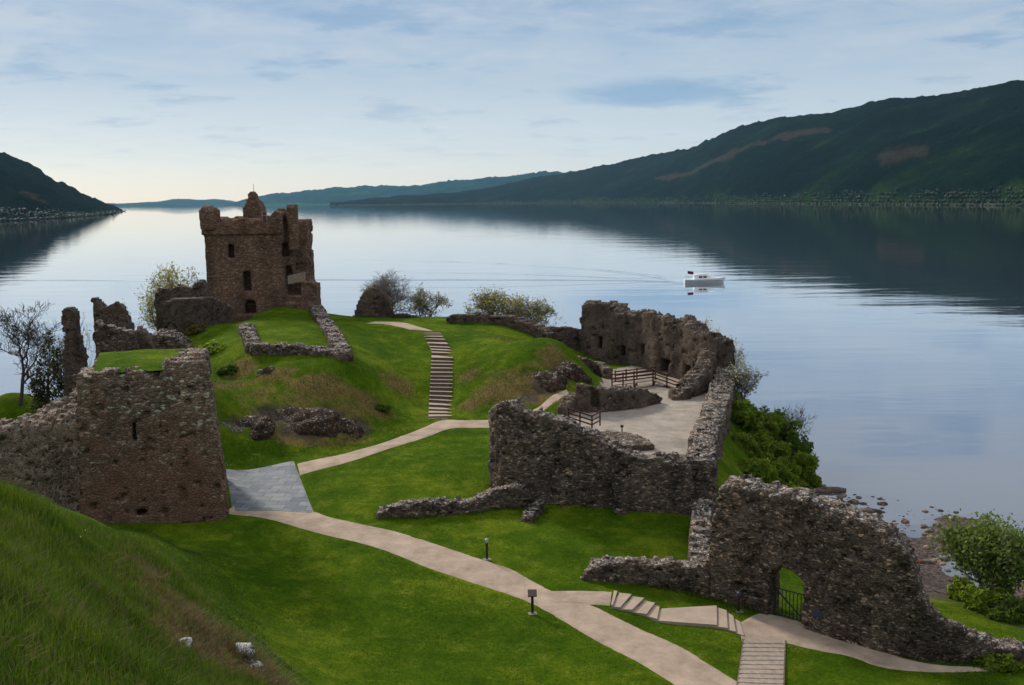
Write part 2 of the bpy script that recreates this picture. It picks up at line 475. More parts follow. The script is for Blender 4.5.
HV = {}
def hill(name, px, ridge_py, shore_d, ridge_d, mat, seed, nx=420, nt_=64, bumps=14.0, shape=0.85, patches=(), strip=0.12):
    X = np.linspace(px[0], px[-1], nx)
    ry = np.interp(X, px, ridge_py)
    # smooth the broken profile a little
    ry = ry + 1.5 * noise3(X * .028, 0 * X, 0 * X, seed) + .9 * noise3(X * .075, 0 * X, 0 * X, seed + 2)
    k = np.hanning(9); k /= k.sum()
    ry = np.convolve(np.pad(ry, 4, mode='edge'), k, 'valid')
    sdv = np.interp(X, px, shore_d); rdv = np.interp(X, px, ridge_d)
    rows = np.concatenate([np.linspace(-0.03, 1.0, nt_), np.linspace(1.05, 1.8, 12)])
    V = np.zeros((len(rows), nx, 3)); A = np.zeros((len(rows), nx, 4)); A[..., 3] = 1
    for i in range(nx):
        r_ = ray(X[i], ry[i]); hd = np.hypot(r_[0], r_[1]); d = np.array((r_[0], r_[1])) / hd
        zr = 27.0 + rdv[i] * r_[2] / hd
        dist = sdv[i] + (rdv[i] - sdv[i]) * rows
        prof = np.where(rows <= 1, np.clip(rows, 0, 1) ** shape, 1 - 0.45 * (rows - 1))
        z = prof * zr + np.where(rows < 0, rows * 200, 0)
        V[:, i, 0] = d[0] * dist; V[:, i, 1] = d[1] * dist; V[:, i, 2] = z
    big = fbm(V[..., 0] * .0014, V[..., 1] * .0014, 0, seed, 4)
    det = fbm(V[..., 0] * .018, V[..., 1] * .018, 0, seed + 9, 3)
    tt = rows[:, None]
    env = np.clip(tt, 0, 1) * np.clip(1.15 - tt, 0, 1) * 2.4
    hz = V[..., 2].max(0)[None, :]
    V[..., 2] += big * env * 0.16 * hz + det * bumps * np.clip(tt * 9, 0, 1)
    XX = np.broadcast_to(X[None, :], V.shape[:2]); TT = np.broadcast_to(tt, V.shape[:2])
    nn = fbm(XX * .06, TT * 14, 0, seed + 3, 5) * 1.3
    A[..., 1] = np.clip((strip - TT + nn * 0.10) / 0.05, 0, 1)
    for (x0, t0, x1, t1, wd, amt) in patches:
        ln = np.hypot((x1 - x0) / 100, t1 - t0)
        s = np.clip(((XX - x0) / 100 * (x1 - x0) / 100 + (TT - t0) * (t1 - t0)) / ln ** 2, 0, 1)
        dd = np.hypot((XX - x0 - s * (x1 - x0)) / 100, TT - t0 - s * (t1 - t0)) + nn * wd * 0.9
        A[..., 0] = np.maximum(A[..., 0], amt * np.clip((wd - dd) / (wd * 0.6), 0, 1))
    n0, n1_ = V.shape[:2]
    idx = np.arange(n0 * n1_).reshape(n0, n1_)
    F = np.stack([idx[:-1, :-1], idx[:-1, 1:], idx[1:, 1:], idx[1:, :-1]], -1).reshape(-1, 4)
    o = link_mesh(name, V.reshape(-1, 3), F, mat, origin=np.zeros(3), smooth=True, attrs={'mask': A.reshape(-1, 4)})
    tag(o, kind='structure')
    HV[name] = V
    return V

hill('right_hill', [330, 480, 560, 600, 640, 690, 715, 740, 790, 840, 865, 890, 925, 960, 1024, 1120, 1300],
     [203, 188, 172, 166, 158, 148, 138, 125, 117, 112, 106, 98, 97, 90, 78, 66, 50],
     [9000, 8600, 7800, 7200, 6600, 5600, 5000, 4600, 3900, 3500, 3300, 3100, 2950, 2800, 2550, 2300, 2000],
     [11000, 10600, 9900, 9400, 8900, 8000, 7400, 6900, 6100, 5700, 5500, 5300, 5100, 4900, 4600, 4300, 4000],
     M['hill'], 5, nx=560, nt_=80, patches=[(660, 0.34, 825, 0.66, 0.05, 0.6), (885, 0.24, 925, 0.27, 0.06, 0.45)], strip=0.05)
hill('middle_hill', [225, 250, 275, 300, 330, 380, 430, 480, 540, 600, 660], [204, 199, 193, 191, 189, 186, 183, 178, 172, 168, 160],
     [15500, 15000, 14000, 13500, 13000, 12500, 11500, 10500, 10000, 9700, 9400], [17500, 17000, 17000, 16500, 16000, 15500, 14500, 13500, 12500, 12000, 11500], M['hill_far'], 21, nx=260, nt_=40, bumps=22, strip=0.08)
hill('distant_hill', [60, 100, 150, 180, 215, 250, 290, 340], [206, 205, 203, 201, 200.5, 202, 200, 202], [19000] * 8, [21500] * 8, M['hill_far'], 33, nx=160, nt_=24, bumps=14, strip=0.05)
hill('left_hill', [-260, -120, -60, 0, 20, 40, 70, 90, 105, 116, 122], [96, 118, 130, 153, 161, 170, 188, 198, 204, 208, 210.8],
     [1700, 2000, 2150, 2350, 2450, 2600, 2900, 3200, 3700, 4400, 5200], [3200, 3600, 3800, 4000, 4100, 4200, 4400, 4600, 4900, 5300, 5700], M['hill'], 47, nx=300, nt_=70, patches=[(20, 0.34, 38, 0.22, 0.07, 0.6)], strip=0.06)

# ------------------------------------------------------------------ haze
HAZE = 1.25e-5
mh = bpy.data.materials.new('haze_air'); mh.use_nodes = True
th = mh.node_tree; th.nodes.clear()
pv = N(th, 'ShaderNodeVolumePrincipled'); pv.inputs['Color'].default_value = (0.40, 0.70, 1.0, 1); pv.inputs['Density'].default_value = HAZE
pv.inputs['Anisotropy'].default_value = 0.2
ho = N(th, 'ShaderNodeOutputMaterial'); th.links.new(pv.outputs[0], ho.inputs['Volume'])
hb = MB(); hb.box((0, 11000, -9), 54000, 26000, 1100)
if HAZE > 0:
    tag(hb.build('haze', mh, origin=np.zeros(3)), kind='stuff')

# ------------------------------------------------------------------ the headland: one height field through surveyed points
CP = []
def cp(*pts):
    for px, py, z in pts:
        p = atz(px, py, z); CP.append((p[0], p[1], z))
def cw(*pts):
    CP.extend(pts)
# main path, lower lawns
cp((255,520,6.2),(300,527,5.9),(380,550,5.3),(450,568,4.9),(520,590,4.5),(580,612,4.2),(650,650,3.8),(720,684,3.4),
   (620,603,4.2),(660,622,3.7),(715,626,3.6),(745,640,3.1),(785,622,3.0),(765,680,3.0),(860,650,2.9),(1000,668,2.6),(900,682,2.8),
   (300,600,5.0),(250,560,5.6),(350,640,4.5),(450,675,4.0),(550,670,3.8),(400,600,4.7),(200,530,6.0),
   (330,485,6.4),(400,490,6.3),(470,470,6.8),(470,440,7.4),(420,530,5.4),(550,530,5.2),(600,545,4.8),(680,545,4.4),
   (560,510,5.3),(660,515,4.8),(650,580,4.0),(700,590,3.6),(230,470,6.6),(295,463,6.7),(315,512,6.0),(232,512,6.2),
   (330,463,6.8),(380,447,7.2),(430,428,7.6),(480,423,7.8),
   (440,418,7.9),(437,375,10.3),(432,350,11.8),(420,332,13.0),(400,325,13.4),
   (225,466,6.6),(300,455,6.9),(350,445,7.2),(400,425,7.8),(425,405,8.3),
   (300,400,10.2),(250,400,10.3),(380,385,10.3),(350,362,12.5),(260,350,13.3),(300,350,13.3),(230,345,13.4),
   (300,330,14),(260,313,14),(330,320,13.8),(370,326,13.6),(390,324,13.4),(215,326,13.7),(225,380,11.2),
   (480,340,12.7),(520,342,12.4),(560,347,11.9),(500,380,10.3),(540,378,10.4),(470,400,8.9),(500,416,8.1),(550,402,8.3),
   (592,374,9.6),(572,352,11.8),
   (650,430,8.0),(670,400,8),(620,400,8.2),(610,425,8),(690,445,8),(640,380,8.3),(700,400,8),(620,450,8.0),
   (715,492,5.8),(730,440,6.7),(736,412,6.9),(762,430,4.6),(790,465,1.2),(775,485,2.2),(745,470,5.0),
   (812,492,0.05),(862,522,0.05),(930,562,0.05),(985,592,0.1),(850,540,0.8),(900,572,1.0),
   (960,628,2.5),(935,605,2.0),(1015,640,2.0),(880,585,1.5),(840,560,1.9),
   (130,362,8.0),(180,335,13.0),(165,340,12.5),
   (5,425,9.2),(3,395,9.5),(450,325,13.1),(480,326,13.0),(520,330,12.4),(545,339,11.4),(500,352,12.2),(865,528,.02),(885,530,.03),(905,540,.06),(930,520,-.02),(960,517,0.0),(1000,530,.03),(920,552,.1),(830,480,-0.6),(860,500,-0.5),(840,468,-0.7),(826,452,-.8),(818,470,-.3),(870,485,-.8))
# the mound the picture is taken from, and its ditch
cp((0,500,18.4),(60,511,17.0),(110,527,15.5),(160,570,14.6),(200,620,13.8),(240,655,12.8),(275,684,11.8),
   (0,560,19.5),(0,640,20),(60,600,18.2),(100,640,17.2),(150,684,16.2),(60,684,18.8),
   (215,600,7.2),(180,565,8.2),(150,540,9.3),(240,630,7.0),(262,660,6.4),(290,684,4.9),(250,610,5.5),(190,548,6.2))
cw((-14,-10,22),(0,0,22),(-20,5,21.5),(12,0,18),(4,12,17),(20,15,12),(12,25,8),(25,30,5),(8,38,4.6),(20,45,3.2),(-30,10,22),(-50,20,22),(-60,-10,22),(30,-10,14),(50,10,7),
   (0,30,8.5),(-2,42,4.6), (45,35,3),(60,25,3),
   (-28,40,16),(-40,45,16),(-60,50,16),(-40,65,9),(-60,75,8),(-32,60,8.5),(-24,50,10.8),(-34,72,6.8),
   # behind the gatehouse and down to the loch on the far side
   (-27,80,9.5),(-35,82,10),(-40,85,9.0),(-25,92,11.5),(-34,95,10.5),(-44,95,5),(-52,90,4),(-48,110,0.5),(-56,104,-1),(-70,90,-1),
   (-38,115,9),(-42,128,3),(-36,138,3),(-30,142,5),(-46,140,-2),(-20,140,8),(-18,135,11.5),(-30,133,13.2),
   (-8,132,12.6),(0,130,12.4),(-8,145,2),(0,143,2),(6,138,3),(10,128,8.0),(16,122,8.0),(16,133,2.5),(24,126,1.5),(22,112,8),(27,112,3),(30,104,-.8),(33,112,-1.5),(8,121,8.6),(12,118,8.3),(7,114,9.0),(14,116,8.2),(17,113,8.1),
   (-30,152,-1),(0,152,-1),(15,142,-1),(28,132,-1),(36,122,-2),(40,105,-2.5),(44,90,-2.5),(50,78,-1.2),(60,72,-1),
   (36,68,1.4),(45,62,1.6),(60,58,1.6),(-10,165,-4),(40,150,-5),(-60,150,-5),(70,110,-5),(70,90,-3))
_k = []
for q in CP:
    if all(math.hypot(q[0] - r_[0], q[1] - r_[1]) > 1.8 for r_ in _k): _k.append(q)
CP = np.array(_k)
def rbf_fit(P, c=2.5, lam=0.02):
    d = np.hypot(P[:, None, 0] - P[None, :, 0], P[:, None, 1] - P[None, :, 1])
    n = len(P)
    A = np.zeros((n + 3, n + 3))
    A[:n, :n] = -np.sqrt(d * d + c * c) - lam * 0
    A[:n, :n] += np.eye(n) * lam * -1
    Q = np.column_stack([np.ones(n), P[:, 0], P[:, 1]])
    A[:n, n:] = Q; A[n:, :n] = Q.T
    return np.linalg.solve(A, np.concatenate([P[:, 2], np.zeros(3)]))
RW = rbf_fit(CP)
GX = np.arange(-74, 78.01, 0.5); GY = np.arange(-16, 168.01, 0.5)
gx, gy = np.meshgrid(GX, GY)
def rbf_eval(x, y, c=2.5):
    out = RW[-3] + RW[-2] * x + RW[-1] * y
    for (a, b, _), wgt in zip(CP, RW):
        out = out - wgt * np.sqrt((x - a) ** 2 + (y - b) ** 2 + c * c)
    return out
GZ = rbf_eval(gx, gy)
GZ = np.clip(GZ, -6, 24)
rough = fbm(gx * .22, gy * .22, 0, 71, 4)
flatm = np.zeros_like(GZ)
def seg_dist(x, y, pts):
    best = np.full(np.shape(x), 1e9)
    for (a, b) in zip(pts[:-1], pts[1:]):
        ax, ay, bx, by = a[0], a[1], b[0], b[1]
        L2 = (bx - ax) ** 2 + (by - ay) ** 2 + 1e-9
        s = np.clip(((x - ax) * (bx - ax) + (y - ay) * (by - ay)) / L2, 0, 1)
        best = np.minimum(best, np.hypot(x - ax - s * (bx - ax), y - ay - s * (by - ay)))
    return best
def hraw(x, y):
    fx = np.clip((np.asarray(x, float) - GX[0]) / 0.5, 0, len(GX) - 1.001); fy = np.clip((np.asarray(y, float) - GY[0]) / 0.5, 0, len(GY) - 1.001)
    i = fx.astype(int); j = fy.astype(int); u = fx - i; v = fy - j
    return (GZ[j, i] * (1 - u) * (1 - v) + GZ[j, i + 1] * u * (1 - v) + GZ[j + 1, i] * (1 - u) * v + GZ[j + 1, i + 1] * u * v)
def T(px, py, far=170.0):
    """where the line of sight through a pixel first meets the ground"""
    r = ray(px, py)
    t = np.arange(8.0, far, 0.2)
    P = CAM[None] + r[None] / np.hypot(r[0], r[1]) * t[:, None]
    below = P[:, 2] < hraw(P[:, 0], P[:, 1])
    if not below.any():
        return atz(px, py, 0.0)
    k = int(np.argmax(below))
    a, b = t[max(k - 1, 0)], t[k]
    for _ in range(12):
        m_ = (a + b) / 2
        q = CAM + r / np.hypot(r[0], r[1]) * m_
        if q[2] < hraw(q[0], q[1]): b = m_
        else: a = m_
    q = CAM + r / np.hypot(r[0], r[1]) * b
    return np.array((q[0], q[1], float(hraw(q[0], q[1]))))
# broken ground on the mound faces and the steep bank, smooth mown lawns elsewhere
def blob(px, py, rad, rady=None):
    c = T(px, py); rady = rady or rad
    return np.exp(-(((gx - c[0]) / rad) ** 2 + ((gy - c[1]) / rady) ** 2))
rockm = np.zeros_like(GZ); drym = np.zeros_like(GZ)
for a in ((300,425,4.0,3.2),(330,418,2.8,3.0),(270,415,2.5,2.5),(235,425,2.0,2.0),(360,425,2.0,2.0)): rockm = np.maximum(rockm, blob(*a))
for a in ((545,382,2.2,2.6),(560,372,1.8,2.2),(530,395,1.6,2.0)): rockm = np.maximum(rockm, blob(*a))
for a in ((398,385,2.0,2.2),(320,385,4.0,2.0),(275,375,2.5,1.6),(350,437,2.2,1.2),(300,440,4.5,1.2),(500,392,3.2,2.4),(525,388,3.5,2.5),(555,360,2.2,3.0),(505,340,1.8,1.6),(470,405,1.4,1.6),(545,395,3.0,2.0),(240,370,2.0,2.4),(370,405,2.5,2.0),(470,375,1.5,1.4)): drym = np.maximum(drym, 0.85 * blob(*a))
face = np.maximum(blob(300, 405, 9.0, 5.0), blob(530, 385, 6.0, 5.0)); face = np.maximum(face, blob(225, 385, 3.0, 6.0))
drym = np.maximum(drym, .62 * face * (1 + .5 * fbm(gx * .5, gy * .5, 0, 44, 3)))
for a in ((240,655,1.9,2.2),(215,640,1.8,2.2),(195,640,1.3,1.9),(160,590,0.5,1.4),(150,570,0.5,1.6),(260,676,1.3,1.4),(185,610,0.7,1.5)): drym = np.maximum(drym, 0.9 * blob(*a))
rockm = np.maximum(rockm, 0.85 * blob(243, 662, .8, .9))
near_bank = sstep(46, 30, gy) * sstep(2, -4, gx)
moundm = np.maximum(rockm, drym * .7)
GZ = GZ + rough * (0.05 + 0.55 * rockm + 0.28 * moundm + 0.25 * near_bank) + fbm(gx * .8, gy * .8, 0, 77, 3) * (0.35 * rockm + 0.10 * moundm + 0.08 * near_bank)
shal = sstep(0.5, 0.15, np.abs(GZ)) * sstep(14, 20, gx)
GZ = GZ + shal * (0.10 * fbm(gx * 1.1, gy * 1.1, 0, 88, 3) - .02)
beach = sstep(2.1, 1.3, GZ + rough * 0.5) * sstep(14, 20, gx)
beach = np.maximum(beach, sstep(0.9, 0.4, GZ + rough * 0.3))

def grass_mat():
    m, t, b = new_mat("headland_turf", 1.0, 0.02)
    L = t.links.new
    g = N(t, 'ShaderNodeNewGeometry')
    at = t.nodes.new('ShaderNodeVertexColor'); at.layer_name = 'mask'
    sp = N(t, 'ShaderNodeSeparateColor'); L(at.outputs[0], sp.inputs[0])
    def noi(s, d=5.0, r=0.6):
        n = N(t, 'ShaderNodeTexNoise', i_Scale=s, i_Detail=d, i_Roughness=r); L(g.outputs['Position'], n.inputs['Vector']); return n.outputs[0]
    big, mid, fin, vf = noi(0.16), noi(0.9, 6.0, 0.65), noi(5.0, 7.0, 0.75), noi(22.0, 4.0, 0.7)
    c0 = ramp(t, [(0.38, (0.026, 0.060, 0.002)), (0.5, (0.052, 0.092, 0.003)), (0.61, (0.105, 0.140, 0.007))])
    L(mth(t, 'ADD', mth(t, 'MULTIPLY', big, 0.6), mth(t, 'MULTIPLY', mid, 0.4)), c0.inputs[0])
    fr = ramp(t, [(0.32, 0.34), (0.68, 1.7)]); L(mth(t, 'ADD', mth(t, 'MULTIPLY', fin, 0.6), mth(t, 'MULTIPLY', vf, 0.4)), fr.inputs[0])
    c1 = mixc(t, 1.0, c0.outputs[0], fr.outputs[0], 'MULTIPLY')
    # straw-coloured worn flecks
    wr = ramp(t, [(0.55, 0.0), (0.70, 0.75)]); L(mth(t, 'ADD', mth(t, 'MULTIPLY', mid, 0.6), mth(t, 'MULTIPLY', fin, 0.4)), wr.inputs[0])
    c2 = mixc(t, wr.outputs[0], c1, (0.13, 0.13, 0.03))
    dry = ramp(t, [(0.25, (0.07, 0.042, 0.014)), (0.6, (0.17, 0.11, 0.045)), (0.85, (0.10, 0.11, 0.02))]); L(mth(t, 'ADD', mth(t, 'MULTIPLY', mid, 0.5), mth(t, 'MULTIPLY', fin, 0.5)), dry.inputs[0])
    dm = ramp(t, [(0.42, 0.0), (0.62, 1.0)]); L(mth(t, 'ADD', mth(t, 'MULTIPLY', sp.outputs[0], 0.62), mth(t, 'MULTIPLY', mid, 0.42)), dm.inputs[0])
    c3 = mixc(t, mth(t, 'MULTIPLY', dm.outputs[0], 0.85), c2, mixc(t, 1.0, dry.outputs[0], fr.outputs[0], 'MULTIPLY'))
    vo = N(t, 'ShaderNodeTexVoronoi', i_Scale=1.6); L(g.outputs['Position'], vo.inputs['Vector'])
    vs_ = N(t, 'ShaderNodeSeparateColor'); L(vo.outputs['Color'], vs_.inputs[0])
    rk = ramp(t, [(0.0, (0.035, 0.028, 0.022)), (0.7, (0.105, 0.085, 0.068)), (0.95, (0.36, 0.34, 0.32))]); L(mth(t, 'ADD', mth(t, 'MULTIPLY', vs_.outputs[0], 0.4), mth(t, 'MULTIPLY', fin, 0.65)), rk.inputs[0])
    rm = ramp(t, [(0.70, 0.0), (0.74, 1.0)]); L(mth(t, 'ADD', mth(t, 'MULTIPLY', sp.outputs[1], 0.42), mth(t, 'MULTIPLY', fin, 0.75)), rm.inputs[0])
    c4 = mixc(t, rm.outputs[0], c3, rk.outputs[0])
    pb = N(t, 'ShaderNodeTexVoronoi', i_Scale=5.0); L(g.outputs['Position'], pb.inputs['Vector'])
    ps = N(t, 'ShaderNodeSeparateColor'); L(pb.outputs['Color'], ps.inputs[0])
    pc = ramp(t, [(0.0, (0.028, 0.022, 0.020)), (0.6, (0.085, 0.064, 0.056)), (1.0, (0.22, 0.185, 0.17))]); L(mth(t, 'ADD', mth(t, 'MULTIPLY', ps.outputs[0], 0.6), mth(t, 'MULTIPLY', mid, 0.4)), pc.inputs[0])
    c5 = mixc(t, sp.outputs[2], c4, pc.outputs[0])
    L(c5, b.inputs['Base Color'])
    h = mth(t, 'ADD', mth(t, 'MULTIPLY', fin, 0.6), mth(t, 'MULTIPLY', vf, 0.5))
    h = mth(t, 'ADD', h, mth(t, 'MULTIPLY', mth(t, 'MULTIPLY', vs_.outputs[1], rm.outputs[0]), 1.5))
    bp = N(t, 'ShaderNodeBump', i_Strength=0.8, i_Distance=0.14); L(h, bp.inputs['Height']); L(bp.outputs[0], b.inputs['Normal'])
    return m
M['turf'] = grass_mat()
A = np.zeros((*GZ.shape, 4)); A[..., 0] = drym; A[..., 1] = rockm; A[..., 2] = beach; A[..., 3] = 1
V = np.stack([gx, gy, GZ], -1).reshape(-1, 3)
ii = np.arange(GZ.size).reshape(GZ.shape)
Fq = np.stack([ii[:-1, :-1], ii[:-1, 1:], ii[1:, 1:], ii[1:, :-1]], -1).reshape(-1, 4)
ter = link_mesh('ground', V, Fq, M['turf'], origin=np.zeros(3), smooth=True, attrs={'mask': A.reshape(-1, 4)})
tag(ter, kind='structure')

# ------------------------------------------------------------------ paths (sheets lying on the ground)
def gravel_mat(name, col, var=0.22, s=1.0):
    m, t, b = new_mat(name, 1.0, 0.05)
    L = t.links.new
    g = N(t, 'ShaderNodeNewGeometry')
    n = N(t, 'ShaderNodeTexNoise', i_Scale=0.8 * s, i_Detail=8.0, i_Roughness=0.7); L(g.outputs['Position'], n.inputs['Vector'])
    f = N(t, 'ShaderNodeTexNoise', i_Scale=28.0 * s, i_Detail=4.0, i_Roughness=0.8); L(g.outputs['Position'], f.inputs['Vector'])
    r_ = ramp(t, [(0.36, tuple(c * (1 - var) for c in col)), (0.64, tuple(c * (1 + var) for c in col))])
    L(mth(t, 'ADD', mth(t, 'MULTIPLY', n.outputs[0], 0.55), mth(t, 'MULTIPLY', f.outputs[0], 0.45)), r_.inputs[0])
    L(r_.outputs[0], b.inputs['Base Color'])
    bp = N(t, 'ShaderNodeBump', i_Strength=0.5, i_Distance=0.03); L(f.outputs[0], bp.inputs['Height']); L(bp.outputs[0], b.inputs['Normal'])
    return m
M['gravel'] = gravel_mat('path_gravel', (0.33, 0.25, 0.19), 0.38)
M['courtyard'] = gravel_mat('courtyard_gravel', (0.27, 0.23, 0.19), 0.38)

def catmull(P, n=6):
    P = np.asarray(P, float)
    if len(P) < 3: 
        return np.stack([np.interp(np.linspace(0, 1, n + 1), (0, 1), P[:, k]) for k in range(P.shape[1])], 1)
    Q = np.vstack([2 * P[0] - P[1], P, 2 * P[-1] - P[-2]])
    out = []
    for i in range(1, len(Q) - 2):
        for s in np.linspace(0, 1, n, endpoint=False):
            a, b, c, d = Q[i - 1], Q[i], Q[i + 1], Q[i + 2]
            out.append(0.5 * (2 * b + (c - a) * s + (2 * a - 5 * b + 4 * c - d) * s * s + (3 * b - a - 3 * c + d) * s ** 3))
    out.append(Q[-2])
    return np.array(out)

PM = np.zeros((int(190 / .25), int(160 / .25)), bool)
def mark_path(Lp, Rp):
    s = np.linspace(0, 1, 40)[None, :, None]
    for a in range(len(Lp) - 1):
        for q in np.linspace(0, 1, 12):
            l = Lp[a] * (1 - q) + Lp[a + 1] * q; r = Rp[a] * (1 - q) + Rp[a + 1] * q
            P = l[None, :2] * (1 - s[0]) + r[None, :2] * s[0]
            PM[np.clip(((P[:, 1] + 18) / .25).astype(int), 0, PM.shape[0] - 1), np.clip(((P[:, 0] + 78) / .25).astype(int), 0, PM.shape[1] - 1)] = True
def on_path(x, y):
    return PM[np.clip(((y + 18) / .25).astype(int), 0, PM.shape[0] - 1), np.clip(((x + 78) / .25).astype(int), 0, PM.shape[1] - 1)]

def ribbon(name, pairs, mat, lift=0.03, n=8, cross=8, kind='structure', ragged=0.16, smoothp=True):
    """a path sheet between its left and right edge (pixel pairs), laid on the ground"""
    Lp = np.array([T(*a)[:2] for a, b in pairs]); Rp = np.array([T(*b)[:2] for a, b in pairs])
    if smoothp: Lp, Rp = catmull(Lp, n), catmull(Rp, n)
    else:
        Lp = np.vstack([np.linspace(Lp[i], Lp[i + 1], n, endpoint=False) for i in range(len(Lp) - 1)] + [Lp[-1:]])
        Rp = np.vstack([np.linspace(Rp[i], Rp[i + 1], n, endpoint=False) for i in range(len(Rp) - 1)] + [Rp[-1:]])
    m_ = len(Lp)
    s = np.linspace(0, 1, cross + 1)[None, :, None]
    P = Lp[:, None] * (1 - s) + Rp[:, None] * s
    w_ = fbm(P[..., 0] * 1.1, P[..., 1] * 1.1, 0, 5, 3) * ragged
    P[:, 0, 0] += w_[:, 0]; P[:, -1, 0] += w_[:, -1]; P[:, 0, 1] += w_[:, 0]; P[:, -1, 1] += w_[:, -1]
    z = hraw(P[..., 0], P[..., 1]) + lift
    z[:, 0] -= lift + 0.05; z[:, -1] -= lift + 0.05
    V = np.concatenate([P, z[..., None]], -1).reshape(-1, 3)
    i_ = np.arange(m_ * (cross + 1)).reshape(m_, cross + 1)
    F = np.stack([i_[:-1, :-1], i_[:-1, 1:], i_[1:, 1:], i_[1:, :-1]], -1).reshape(-1, 4)
    # face upwards
    a, b2, c2 = V[F[0, 0]], V[F[0, 1]], V[F[0, 2]]
    if np.cross(b2 - a, c2 - a)[2] < 0: F = F[:, ::-1].copy()
    mark_path(Lp, Rp)
    o = link_mesh(name, V, F, mat, smooth=True)
    tag(o, kind=kind)
    return o

ribbon('path', [((222,514),(236,505)),((258,519),(305,508)),((300,530),(335,517)),((370,548),(400,531)),((430,571),(460,550)),((486,590),(510,567)),((530,605),(552,589)),
                ((590,640),(612,612)),((640,668),(672,640)),((676,690),(720,668)),((720,718),(760,690))], M['gravel'])
ribbon('path', [((300,476),(297,463)),((345,464),(335,455)),((390,449),(380,443)),((420,440),(418,429)),((450,429.5),(440,420)),((475,428.5),(465,419.6)),((500,428),(492,419))], M['gravel'], lift=0.034)
ribbon('path', [((534,419),(520,416)),((545,411),(536,408)),((556,402),(551,396)),((570,394),(566,389))], M['gravel'], lift=0.034)
ribbon('path', [((408,329.6),(436,331.5)),((396,326.5),(420,326.5)),((385,324.5),(405,322.5)),((366,323.5),(376,321.5))], M['gravel'])
# branch to the gate and the path along the outside of the wall
ribbon('path', [((548,590),(560,605)),((580,590),(585,606)),((612,591),(610,607))], M['gravel'], lift=0.036, smoothp=False)
ribbon('path', [((795,618),(783,645)),((830,630),(815,652)),((862,642),(846,657)),((900,656),(880,668)),((945,665),(930,673)),((1000,668),(998,672))], M['gravel'], lift=0.032)
ribbon('path', [((738,622),(742,643)),((762,611),(768,644)),((797,619),(786,646))], M['gravel'], lift=0.036)
# slate paving where the old bridge lands at the gatehouse
def slate_mat():
    m, t, b = new_mat('slate_paving', 0.75, 0.3)
    L = t.links.new
    g = N(t, 'ShaderNodeNewGeometry')
    mp = N(t, 'ShaderNodeMapping'); mp.inputs['Rotation'].default_value = (0, 0, 0.06)
    L(g.outputs['Position'], mp.inputs[0])
    br = N(t, 'ShaderNodeTexBrick'); br.inputs['Scale'].default_value = 1.0
    br.offset = 0.5
    for k_, v_ in (('Brick Width', 1.5), ('Row Height', 0.95), ('Mortar Size', 0.028), ('Bias', 0.0)): br.inputs[k_].default_value = v_
    br.inputs['Color1'].default_value = (0.095, 0.11, 0.13, 1); br.inputs['Color2'].default_value = (0.17, 0.175, 0.18, 1); br.inputs['Mortar'].default_value = (0.045, 0.045, 0.045, 1)
    L(mp.outputs[0], br.inputs['Vector'])
    n = N(t, 'ShaderNodeTexNoise', i_Scale=1.4, i_Detail=7.0); L(g.outputs['Position'], n.inputs['Vector'])
    r_ = ramp(t, [(0.3, 0.75), (0.7, 1.2)]); L(n.outputs[0], r_.inputs[0])
    L(mixc(t, 1.0, br.outputs[0], r_.outputs[0], 'MULTIPLY'), b.inputs['Base Color'])
    return m
M['slate'] = slate_mat()
ribbon('paving', [((222,468),(297,460.5)),((226,490),(306,484)),((229,512),(318,513.5))], M['slate'], lift=0.045, ragged=0, smoothp=False, n=12, cross=12)

# ------------------------------------------------------------------ masonry
M['rubble'] = stone_mat('rubble_stone', [(0.04, 0.034, 0.031), (0.10, 0.083, 0.074), (0.16, 0.13, 0.11), (0.07, 0.06, 0.056), (0.21, 0.18, 0.155)], lichen=0.46, scale=2.5, flat=2.1, stain=0.55)
M['rubble_fine'] = stone_mat('weathered_coursed_stone', [(0.08, 0.066, 0.056), (0.125, 0.10, 0.084), (0.165, 0.133, 0.11), (0.10, 0.083, 0.072)], lichen=0.3, scale=2.4, flat=2.4, stain=0.55, pale=False)
M['dark_rubble'] = stone_mat('dark_ruin_stone', [(0.05, 0.040, 0.036), (0.10, 0.078, 0.068), (0.145, 0.115, 0.098), (0.08, 0.065, 0.058)], lichen=0.22, scale=2.6, flat=1.9, stain=0.5)
M['tower_stone'] = stone_mat('red_brown_tower_stone', [(0.085, 0.052, 0.038), (0.135, 0.084, 0.060), (0.175, 0.112, 0.08), (0.105, 0.070, 0.056), (0.23, 0.17, 0.135)], lichen=0.04, scale=2.2, flat=2.1, stain=0.45, bump=0.6, pale=False)
M['gatehouse_stone'] = stone_mat('gatehouse_stone', [(0.085, 0.062, 0.05), (0.16, 0.115, 0.09), (0.22, 0.165, 0.13), (0.13, 0.105, 0.09), (0.31, 0.27, 0.235)], lichen=0.36, scale=1.9, flat=2.0, stain=0.6, red=(0.165, 0.088, 0.058), zred=11.5)
M['pale_rubble'] = stone_mat('pale_mortared_rubble', [(0.07, 0.050, 0.038), (0.13, 0.095, 0.073), (0.18, 0.135, 0.105), (0.10, 0.075, 0.06)], lichen=0.3, scale=1.8, flat=1.5, mortar=(0.34, 0.30, 0.26), stain=0.4, joint=0.11)
M['dark_void'] = simple('deep_recess', (0.02, 0.018, 0.016), 1.0, 0.0)

